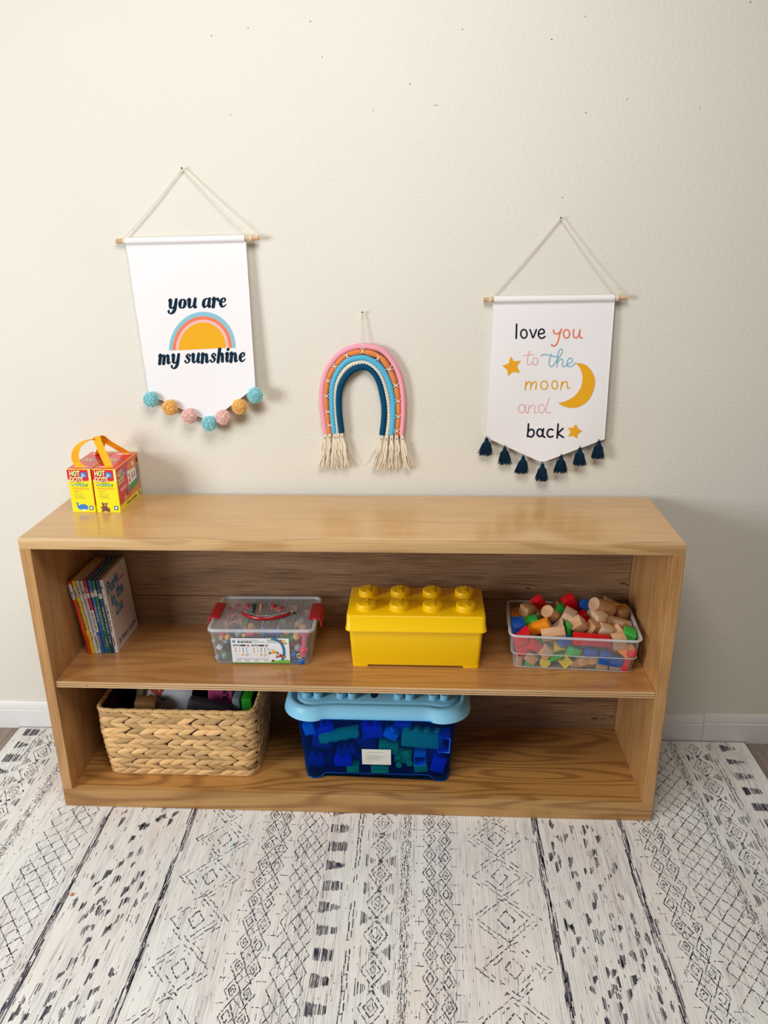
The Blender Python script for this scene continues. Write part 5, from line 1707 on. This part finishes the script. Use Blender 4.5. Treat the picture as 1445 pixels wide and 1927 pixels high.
rod(1128, 565, .130, 1120, 735, .127, .0075, 'pink', 'long red rod standing at the right behind the front wall')
rod(350, 330, .255, 540, 300, .262, .0075, 'red', 'red rod seen through the lid at the upper left')
rod(800, 305, .262, 890, 335, .250, .0080, 'red', 'red rod seen through the lid above the handle right end')
rod(675, 270, .265, 665, 360, .225, .0035, 'orange', 'brown stick seen through the lid above the handle centre', False)
rod(600, 275, .270, 600, 380, .215, .0080, 'dark teal', 'dark teal rod seen through the lid left of the brown stick', False)
rod(310, 470, .185, 470, 445, .190, .0070, 'tan', 'tan rod under the lid left of the handle')
rod(330, 405, .215, 400, 385, .222, .0110, 'pink', 'short pink rod under the lid at the left', False)
rod(700, 555, .136, 865, 550, .136, .0095, 'blue', 'blue bar just above the sticker')
rod(950, 400, .22, 1030, 400, .22, .0100, 'black', 'black bar seen through the lid at the right')
rod(520, 560, .136, 600, 556, .136, .0115, 'pink', 'pink cup piece above the sticker left of centre', False)
rod(380, 540, .16, 440, 620, .16, .0090, 'dark teal', 'dark teal rod behind the front wall left of the sticker')
rod(280, 690, .145, 350, 720, .145, .0100, 'dark teal', 'dark teal rod left of the sticker at mid height', False)
rod(860, 620, .155, 960, 600, .155, .0090, 'green', 'green rod behind the right end of the sticker top')
for a, c, y, dims, rot, colr, lab in [(255, 612, .129, (.011, .006, .015), (0, 20, 0), 'tan', 'tan domino with dots at the upper left of the box front'), (240, 708, .130, (.016, .010, .014), (0, 35, 0), 'white', 'white angled piece at the left of the sticker'), (1110, 775, .127, (.016, .012, .018), (0, 0, 0), 'pink', 'red socket at the foot of the long red rod'),
                                      (1012, 340, .245, (.018, .012, .010), (0, 25, 0), 'orange', 'orange flower-shaped piece seen through the lid at the right'), (1035, 555, .136, (.012, .008, .010), (0, -10, 0), 'tan', 'tan domino above the orange ball at the right'), (1003, 300, .275, (.03, .01, .014), (0, 0, 0), 'tan', 'pale tan block seen through the lid at the back right'), (430, 300, .275, (.02, .02, .02), (0, 15, 0), 'red', 'red cube seen through the lid at the back left')]:
    p = P5(a, c, y); mb = MB(); mb.rbox(*dims, .0015, 2, 0, Mx(p.x, p.y, p.z, *rot)); piece(mb, 'toy_piece', colr, lab, 'toy piece')
for a, c, y, r_, rr_, colr, lab in [(296, 798, .132, .0118, .0022, 'green', 'green ring holder around the lower left grey ball'), (1002, 712, .131, .0100, .0022, 'pink', 'pink ring right of the sticker'), (1075, 800, .124, .0062, .0022, 'cream', 'cream c-shaped claw at the foot of the red rod')]:
    p = P5(a, c, y); mb = MB(); mb.tube([p + Vector((r_ * math.cos(t * math.pi / 10), -.001, r_ * math.sin(t * math.pi / 10))) for t in range(20)], rr_, 8, closed=True)
    piece(mb, 'toy_ring', colr, lab, 'toy ring')
k = 0
for zz in (.020, .045, .070, .092):
    for yy in (.175, .205, .235, .265):
        for xx in [.475 + .025 * i for i in range(10)]:
            k += 1
            if k % 3 == 0 or (zz > .09 and k % 2): continue
            r_ = .0105
            mb = MB(); cx_, cy_, cz_ = xx + rnd.uniform(-.002, .002), yy, ZS + zz
            key = ('pball', k % 6)
            if key not in _bc:
                mb.ball((0, 0, 0), r_, 0, 14, 10); o = mb.build('toy_ball', PC[['grey', 'red', 'dark teal', 'green', 'orange', 'blue'][k % 6]], None, local=True); _bc[key] = o
            else: o = _bc[key].copy(); COL.objects.link(o)
            o.location = (cx_, cy_, cz_)
            tag(o, 'toy ball buried in the middle of the clip box', 'toy ball', 'buried balls of the clip box')

# ------------------------------------------------------------------ blue tub with light blue lid
tub_blue = plastic_clear('blue_plastic', (112, 214, 248), .07, .22, (6, 60, 150))
tub_blue_edge = plastic_clear('blue_plastic_edge', (80, 180, 245), .45, .22, (10, 96, 200))
lid_blue = pm('light_blue_plastic', (142, 210, 242), .4, .4, bump=.05, bscale=500, var=.015)
BCX, BCY = .9165, .160
bt = thing('toy_tub', 'translucent dark blue tub with a light blue studded lid on the lowest shelf', 'tub', (BCX, BCY, ZB))
ZP = ZB - .0015
mb = MB()
def resample(P_, n):
    P_ = [Vector(p) for p in P_]
    P_.append(P_[0]); cum = [0]
    for a, c in zip(P_[:-1], P_[1:]): cum.append(cum[-1] + (c - a).length)
    out = []; j = 0
    for i in range(n):
        t = cum[-1] * i / n
        while cum[j + 1] < t: j += 1
        out.append(P_[j].lerp(P_[j + 1], (t - cum[j]) / max(cum[j + 1] - cum[j], 1e-9)))
    return out


def sec(hx_, hy_, r_, z_, foot=0.0):
    """tub section; foot pulls the ends of the ring down into the four feet"""
    out = []
    for p in resample(rrect(hx_, hy_, r_, z_, 7), 144):
        s = max(0, min(1, (abs(p.x) - .150) / .026)); s = s * s * (3 - 2 * s)
        out.append((BCX + p.x, BCY + p.y, p.z - foot * s))
    return out


secs = [(.206, .081, .020, ZP + .0200, .0195), (.2105, .0855, .024, ZP + .0235, .0195), (.2150, .0895, .027, ZP + .036, .010), (.232, .106, .042, ZP + .221, 0.0)]
th = .0022
ins_ = [(.210, .085, .024, ZP + .0240, 0.0), (.2128, .0873, .025, ZP + .036, 0.0), (.232 - th, .106 - th, .042 - th, ZP + .221, 0.0)]
mb.loft([sec(*s) for s in secs] + [sec(*s) for s in reversed(ins_)])
mb.tube([Vector(p) for p in sec(.2105, .0855, .024, ZP + .0225, .0195)], .0014, 6, 1, closed=True)
mb.build('tub_body', [tub_blue, tub_blue_edge], bt, angle=50)


def dog(off, z_):
    out = []
    HX, HY, r_ = .272 - off, .112 - off, .085
    r_ = max(r_ - off, .01)
    base = rrect(HX, HY, r_, z_, 12)
    pts = []
    for i in range(len(base)):
        p, q = Vector(base[i]), Vector(base[(i + 1) % len(base)])
        m = max(1, int((q - p).length / .012))
        for j in range(m): pts.append(p.lerp(q, j / m))
    for p in pts:
        s = max(0, min(1, (abs(p.x) - .135) / .05)); s = s * s * (3 - 2 * s)
        k_ = 1 - .115 * (1 - s)
        out.append((BCX + p.x, BCY + p.y * k_, z_))
    return out


def dog_n(off, z_, n=160):
    return [tuple(p) for p in resample(dog(off, z_), n)]


LZ = ZP + .2170
mb = MB()
mb.loft([dog_n(.004, LZ + .001), dog_n(.0, LZ), dog_n(.0, LZ + .003), dog_n(.004, LZ + .018), dog_n(.009, LZ + .030), dog_n(.015, LZ + .0365), dog_n(.021, LZ + .0385), dog_n(.026, LZ + .0365), dog_n(.029, LZ + .0300), dog_n(.036, LZ + .0290), dog_n(.039, LZ + .0360), dog_n(.043, LZ + .0380)], 0, True, True)
lb = mb.build('tub_lid', lid_blue, bt, angle=60)
sxs = [at(px, 1314, 1, .118).x for px in (577.5, 599, 642, 663.5, 750, 771.5, 815, 836.5)]
for sx in sxs:
    for sy in (.119, .1515, .185, .2175):
        mb = MB(); mb.tube([(sx, sy, LZ + .036), (sx, sy, LZ + .0530), (sx, sy, LZ + .0545)], [.0139, .0135, .0122], 24)
        mb.build('stud', lid_blue, bt).parent = lb
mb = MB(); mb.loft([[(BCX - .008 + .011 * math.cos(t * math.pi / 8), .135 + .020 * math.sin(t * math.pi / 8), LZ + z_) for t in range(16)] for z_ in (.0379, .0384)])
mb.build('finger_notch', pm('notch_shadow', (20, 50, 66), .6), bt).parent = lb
yf = lambda z: BCY - (.089 + .017 * (z - ZP - .026) / .188) - .0006
mb = MB()
L0 = at(520 + 612 / 3.803, 1280 + 485 / 3.803, 1, .067); L1 = at(520 + 821 / 3.803, 1280 + 598 / 3.803, 1, .072)
zt, zb = L0.z, L1.z
sl = Vector((0, yf(zt) - yf(zb), zt - zb))
F = frame((L0.x, yf(zb), zb), (1, 0, 0), sl.normalized()); Wd = L1.x - L0.x; Hd = sl.length
mb.quad(0, 0, Wd, Hd, F, .0004, 0); pass
for q, (v, w_) in enumerate([(.78, .62), (.60, .45), (.53, .60), (.46, .72), (.38, .55), (.30, .50), (.18, .22)]):
    mb.quad(.13 * Wd, v * Hd, (.13 + w_) * Wd, (v + .022) * Hd, F, .0006, 1)
mb.build('paper_label', [pm('label_paper', (226, 224, 216), .7), pm('label_print', (168, 166, 160), .7)], bt)

MC = {k: pm('brick_' + k.replace(' ', '_'), v, .4, coat=.15) for k, v in {'light blue': (90, 190, 250), 'blue': (40, 110, 230), 'royal blue': (30, 70, 220), 'teal': (90, 232, 150), 'green': (60, 235, 120), 'navy': (40, 60, 150)}.items()}
GM = 'building bricks in the blue tub'


def brick(a, c, y, w_, h_, d_, roll, colr, nst, lab, sr=.008, down=False, openf=False, rx=0):
    y -= .012
    for _ in range(3):
        p = at(520 + a / 3.803, 1280 + c / 3.803, 1, y)
        y = max(y, BCY - (.089 + .017 * max(0, p.z - ZP - .026) / .188) + .0035 + d_ / 2)
    p = at(520 + a / 3.803, 1280 + c / 3.803, 1, y)
    ca, sa = abs(math.cos(R(roll))), abs(math.sin(R(roll)))
    p.z = max(p.z, ZP + .0265 + h_ / 2 * ca + w_ / 2 * sa + (.009 if down else 0))
    lim = .200 + .0215 * max(0, min(1, (p.z - ZP) / .22)) - w_ / 2 * ca - h_ / 2 * sa
    p.x = max(BCX - lim, min(BCX + lim, p.x))
    M = Mx(p.x, p.y, p.z, rx, roll, 0)
    root = thing('toy_brick', lab, 'toy brick', M, GM)
    mb = MB()
    if openf:
        t_ = .0022
        for bx_ in ((-w_ / 2, -w_ / 2 + t_, -d_ / 2, d_ / 2, -h_ / 2, h_ / 2), (w_ / 2 - t_, w_ / 2, -d_ / 2, d_ / 2, -h_ / 2, h_ / 2), (-w_ / 2 + t_, w_ / 2 - t_, -d_ / 2, d_ / 2, -h_ / 2, -h_ / 2 + t_), (-w_ / 2 + t_, w_ / 2 - t_, -d_ / 2, d_ / 2, h_ / 2 - t_, h_ / 2), (-w_ / 2 + t_, w_ / 2 - t_, d_ / 2 - t_, d_ / 2, -h_ / 2 + t_, h_ / 2 - t_)): mb.box(*bx_)
    else: mb.rbox(w_, d_, h_, .0014, 2)
    mb.build('brick_body', MC[colr], root, local=True)
    sg = -1 if down else 1
    for i in range(nst):
        xx = (i - (nst - 1) / 2) * w_ / nst
        m2 = MB(); m2.cyl((xx, 0, sg * h_ / 2 * .98), (xx, 0, sg * (h_ / 2 + .009)), sr, 20, bev=.0008)
        m2.build('stud', MC[colr], root, local=True)


brick(212, 332, .105, .032, .036, .03, -14, 'light blue', 0, 'light blue face leaning at the upper left of the blue tub')
brick(335, 345, .112, .066, .028, .03, -12, 'royal blue', 3, 'royal blue brick with three studs, upper left, right of the light blue face')
brick(450, 385, .095, .118, .022, .032, -13, 'teal', 4, 'teal brick with four studs pointing down, left of centre', .0085, True)
brick(685, 350, .112, .060, .040, .034, -6, 'royal blue', 2, 'royal blue brick under the lid at the centre left')
brick(820, 378, .105, .040, .024, .03, 30, 'light blue', 1, 'light blue brick tilted near the upper centre', .012)
brick(1040, 410, .112, .118, .048, .034, 4, 'teal', 4, 'large teal brick with four studs at the upper right', .009)
brick(1227, 432, .100, .034, .050, .05, 2, 'blue', 0, 'blue brick with open underside at the right, upper of the two', openf=True)
brick(1027, 542, .096, .034, .034, .05, 0, 'light blue', 0, 'light blue brick with open underside right of the label', openf=True)
brick(802, 470, .100, .056, .030, .034, 10, 'green', 0, 'green brick above the right end of the paper label')
brick(905, 535, .108, .052, .040, .022, 3, 'green', 0, 'green brick whose four studs face out, right of the label')
for a, c in ((865, 552), (942, 538), (876, 606), (952, 594)):
    p = at(520 + a / 3.803, 1280 + c / 3.803, 1, .079)
    TMb = TM['toy_brick.009'] if 'toy_brick.009' in TM else None
    par = bpy.data.objects['toy_brick.009']
    m2 = MB(); m2.cyl(p + Vector((0, .006, 0)), p - Vector((0, .004, 0)), .0092, 20, bev=.0008)
    m2.build('stud', MC['green'], par)
brick(505, 500, .110, .056, .024, .03, -12, 'navy', 3, 'navy brick at mid height left of the label')
brick(480, 568, .100, .052, .026, .03, -4, 'royal blue', 2, 'royal blue brick at the lower left of the label')
brick(550, 622, .096, .036, .020, .03, 0, 'green', 0, 'green brick at the tub bottom left of the label')
brick(742, 622, .096, .052, .024, .03, 0, 'green', 2, 'green brick at the tub bottom under the label')
brick(232, 560, .106, .048, .030, .03, 8, 'navy', 2, 'navy brick at the lower left of the blue tub')
brick(1180, 600, .104, .040, .050, .03, 14, 'royal blue', 0, 'royal blue brick at the lower right corner')
brick(1034, 612, .104, .040, .026, .03, -8, 'green', 0, 'green brick low at the right under the open light blue one')
brick(330, 430, .125, .060, .030, .03, 6, 'navy', 2, 'navy brick behind the teal one at the left')
brick(640, 430, .135, .060, .034, .03, 8, 'navy', 2, 'navy brick behind the centre above the label')
brick(640, 545, .130, .070, .040, .03, 0, 'navy', 2, 'navy brick behind the paper label')
brick(1110, 520, .130, .060, .040, .03, 0, 'navy', 2, 'navy brick between the two open bricks, further back')
brick(330, 640, .130, .070, .034, .03, 0, 'navy', 2, 'navy brick lying low at the far left of the tub bottom')
brick(905, 330, .130, .050, .040, .03, 0, 'blue', 2, 'blue brick under the lid left of the large teal one')

# ------------------------------------------------------------------ woven basket
straw = pm('water_hyacinth', (218, 176, 120), .6, .3, bump=.7, bscale=420, var=.28, island=.40)
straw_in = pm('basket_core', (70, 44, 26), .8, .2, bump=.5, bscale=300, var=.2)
BX0, BX1, BY0, BY1 = .102, .566, .066, .312   # rim
bk = thing('woven_basket', 'braided straw storage basket on the lowest shelf at the left', 'basket', ((BX0 + BX1) / 2, (BY0 + BY1) / 2, ZB))
bcx, bcy = (BX0 + BX1) / 2, (BY0 + BY1) / 2
def bsec(t, off=0.0):       # t 0..1 from base to rim
    bul = .006 * math.sin(math.pi * t)
    hx_ = .220 + .010 * t + bul * .6; hy_ = .110 + .013 * t + bul * .5
    return hx_ + off, hy_ + off, .030 + off
BZ0, BZ1 = ZP + .004, .2845
def bpt(s, t, off):
    """point at perimeter fraction s (0..1) and height t"""
    hx_, hy_, r_ = bsec(t, off)
    Lx, Ly, q = 2 * (hx_ - r_), 2 * (hy_ - r_), math.pi / 2 * r_
    tot = 2 * Lx + 2 * Ly + 4 * q
    d = (s % 1.0) * tot
    z_ = BZ0 + (BZ1 - BZ0) * t
    # start front left, run to the right
    for kind, ln, k_ in (('l', Lx, 0), ('c', q, 0), ('l', Ly, 1), ('c', q, 1), ('l', Lx, 2), ('c', q, 2), ('l', Ly, 3), ('c', q, 3)):
        if d <= ln or (kind == 'c' and k_ == 3):
            if kind == 'l':
                x_, y_ = {0: (-hx_ + r_ + d, -hy_), 1: (hx_, -hy_ + r_ + d), 2: (hx_ - r_ - d, hy_), 3: (-hx_, hy_ - r_ - d)}[k_]
            else:
                a_ = {0: -90, 1: 0, 2: 90, 3: 180}[k_] + 90 * d / ln
                c_ = {0: (hx_ - r_, -hy_ + r_), 1: (hx_ - r_, hy_ - r_), 2: (-hx_ + r_, hy_ - r_), 3: (-hx_ + r_, -hy_ + r_)}[k_]
                x_, y_ = c_[0] + r_ * math.cos(R(a_)), c_[1] + r_ * math.sin(R(a_))
            return Vector((bcx + x_, bcy + y_, z_))
        d -= ln
mb = MB(); NS = 72; rings = []
for off, ts in ((0, [i / 8 for i in range(9)]), (-.007, [1 - i / 8 for i in range(9)])):
    for t in ts: rings.append([tuple(bpt(i / NS, t, off) + Vector((0, 0, .003 if off < 0 else 0))) for i in range(NS)])
mb.loft(rings, 1)
RWS = 12; PER = 1.34; NL = 35
for row in range(RWS):
    sg = 1 if row % 2 == 0 else -1
    for i in range(NL):
        s0 = (i + rnd.uniform(-.12, .12)) / NL; t0 = (row + .5) / RWS
        ls = 1.40 / NL * rnd.uniform(.92, 1.08) ; hw = .55 / RWS * rnd.uniform(.88, 1.1)
        sl_ = .58 / RWS * sg + rnd.uniform(-.008, .008)
        nu_, nv_ = 7, 4
        vs = []; bulge = rnd.uniform(.0052, .0078)
        for a in range(nu_ + 1):
            f = a / nu_
            wdt = (math.sin(math.pi * min(1, f * .93 + .06)) ** .8) * hw * (1.1 - .30 * f)
            for b_ in range(nv_ + 1):
                g_ = b_ / nv_ * 2 - 1
                ss = s0 + (f - .5) * ls - .10 / NL * g_ * sg
                tt = t0 + sl_ * (f - .5) * 1.7 + g_ * wdt
                hgt = bulge * (1 - g_ * g_) ** .6 * math.sin(math.pi * (.10 + .80 * f)) ** .6 * (1.05 - .5 * f) + .0022 * (1 - f)
                vs.append(tuple(bpt(ss, max(0.0, min(1.0, tt)), hgt)))
        mb.add(vs, [(a * (nv_ + 1) + b_, (a + 1) * (nv_ + 1) + b_, (a + 1) * (nv_ + 1) + b_ + 1, a * (nv_ + 1) + b_ + 1) for a in range(nu_) for b_ in range(nv_)], 0, True)
mb.build('woven_wall', [straw, straw_in], bk)
for nm, t, off, r_ in (('rim', 1.0, .000, .0062), ('base_rim', 0.0, .002, .0040)):
    mb = MB()
    path = [bpt(i / 240, t, off) + Vector((0, 0, .004 if t else .0004)) for i in range(240)]
    mb.tube(path, r_, 10, closed=True, rf=lambda i, an: 1 + .12 * math.sin(an + i * .9) + (.10 if i % 9 < 2 else 0))
    # wrapped strands
    for w_ in range(70):
        s = w_ / 70
        c = bpt(s, t, off) + Vector((0, 0, .004 if t else .0004)); c2 = bpt(s + .006, t, off) + Vector((0, 0, .004 if t else .0004)); td = (c2 - c).normalized(); sd = td.cross(Vector((0, 0, 1)))
        ring = [c + td * (.004 * j / 9) + (sd * math.cos(j * .698) + Vector((0, 0, 1)) * math.sin(j * .698)) * r_ * 1.06 for j in range(10)]
        mb.tube(ring, .0010, 5)
    mb.build(nm, straw, bk)

# things inside the basket
IB = 'odds and ends in the basket'
def inb(nm, mb, mats, lab, cat): return tag(mb.build(nm, mats), lab, cat, IB)
pouch_w = pm('pouch_white', (206, 208, 214), .45, bump=.3, bscale=30)
mb = MB()
p0, p1 = at(257, 1340, 1, .20), at(345, 1340, 1, .205)
F = frame((p0.x, .200, .150), (1, 0, 0), (0, .2, 1)); Wp = p1.x - p0.x + .03
def pillow(mb, F, w_, h_, th_, mat=0, n=10):
    vs = []
    for sgn in (1, -1):
        for j in range(n + 1):
            for i in range(n + 1):
                a, c = i / n, j / n
                d_ = th_ * (max(0, 4 * a * (1 - a)) * max(0, 4 * c * (1 - c))) ** .5 + .0006
                vs.append(tuple(F(w_ * a + .004 * math.sin(c * 9), h_ * c + .004 * math.sin(a * 7), sgn * d_)))
    q = (n + 1) ** 2; fs = []
    for j in range(n):
        for i in range(n):
            a = j * (n + 1) + i; fs.append((a, a + 1, a + n + 2, a + n + 1)); fs.append((q + a, q + a + n + 1, q + a + n + 2, q + a + 1))
    mb.add(vs, fs, mat, True)
pillow(mb, F, Wp, .150, .012)
for (u_, v_, s_, mt) in ((.022, .118, .014, 1), (.030, .128, .007, 1), (.040, .120, .008, 1), (.062, .112, .014, 2), (.074, .100, .010, 2), (.066, .090, .012, 3), (.048, .092, .010, 4), (.082, .112, .009, 2), (.088, .086, .010, 3)):
    pts = [(u_ + s_ * (.6 + .5 * rnd.random()) * math.cos(t * .785), v_ + s_ * (.5 + .5 * rnd.random()) * math.sin(t * .785)) for t in range(8)]
    mb.poly(pts, F, .0135, mt)
inb('zip_pouch', mb, [pouch_w, hd_k, pm('fox_red', (196, 60, 40), .6), pm('print_teal', (60, 170, 160), .6), pm('print_tan', (190, 140, 70), .6)], 'white pouch printed with small animals inside the basket', 'pouch')
p0 = at(265, 1342, 1, .165)
mb = MB(); mb.rbox(.062, .04, .08, .002, 2, 0, Mx(p0.x + .022, .158, .228, 0, 4, 5)); mb.ribbon([(0, 0), (.006, .01), (.004, .02)], .002, frame((p0.x + .01, .1375, .235), (1, 0, 0), (0, 0, 1)), .0002, 1)
inb('small_carton', mb, [pm('kraft_card', (150, 104, 56), .7), hd_k], 'brown cardboard box before the white pouch in the basket', 'box')
mb = MB(); mb.rbox(.13, .035, .09, .008, 3, 0, Mx(.405, .155, .222, 0, 14, 0))
inb('pencil_case', mb, [plastic_clear('grey_vinyl', (150, 150, 160), .22, .3, (110, 108, 116))], 'see-through grey case lying tilted in the basket', 'case')
mb = MB(); 
for i, cc in enumerate((0, 1, 0)): mb.tube([(.37 + i * .02, .155, .22), (.42 + i * .02, .156, .205 - i * .004)], .005, 8, cc)
inb('marker_pens', mb, [pm('pen_red', (190, 40, 60), .5), pm('pen_blue', (40, 60, 160), .5)], 'red and blue pens inside the grey case', 'pens')
mb = MB(); mb.rbox(.075, .012, .17, .002, 2, 0, Mx(.425, .222, .205, 0, 3, 0)); mb.text('SUN', 0, 0, .022, frame((.452, .2155, .232), (0, 0, 1), (-1, 0, 0)), .0006, 1, bold=.04)
inb('pink_packet', mb, [pm('packet_pink', (176, 66, 118), .5), hd_k], 'pink packet standing behind the grey case', 'packet')
mb = MB(); mb.rbox(.030, .10, .185, .002, 2, 0, Mx(.5205, .215, .178))
inb('green_box', mb, [pm('leaf_green', (40, 150, 30), .5)], 'bright green box standing at the right end of the basket', 'box')
mb = MB(); mb.rbox(.022, .10, .18, .002, 2, 0, Mx(.487, .22, .176))
inb('grey_folder', mb, [pm('folder_grey', (120, 136, 146), .5)], 'grey folder standing left of the green box', 'folder')
mb = MB(); mb.rbox(.05, .05, .16, .004, 2, 0, Mx(.232, .255, .175))
inb('teal_bag', mb, [pm('bag_teal', (20, 108, 96), .6)], 'dark teal bag in the shade behind the white pouch', 'bag')
mb = MB(); mb.tube([(.175, .165, .12), (.186, .20, .245)], .003, 8); mb.ball((.189, .207, .262), .012, 0, 12, 8, (.8, .8, 1.5))
inb('brush', mb, [pm('brush_wood', (150, 120, 84), .6)], 'small brush standing at the left end of the basket', 'brush')
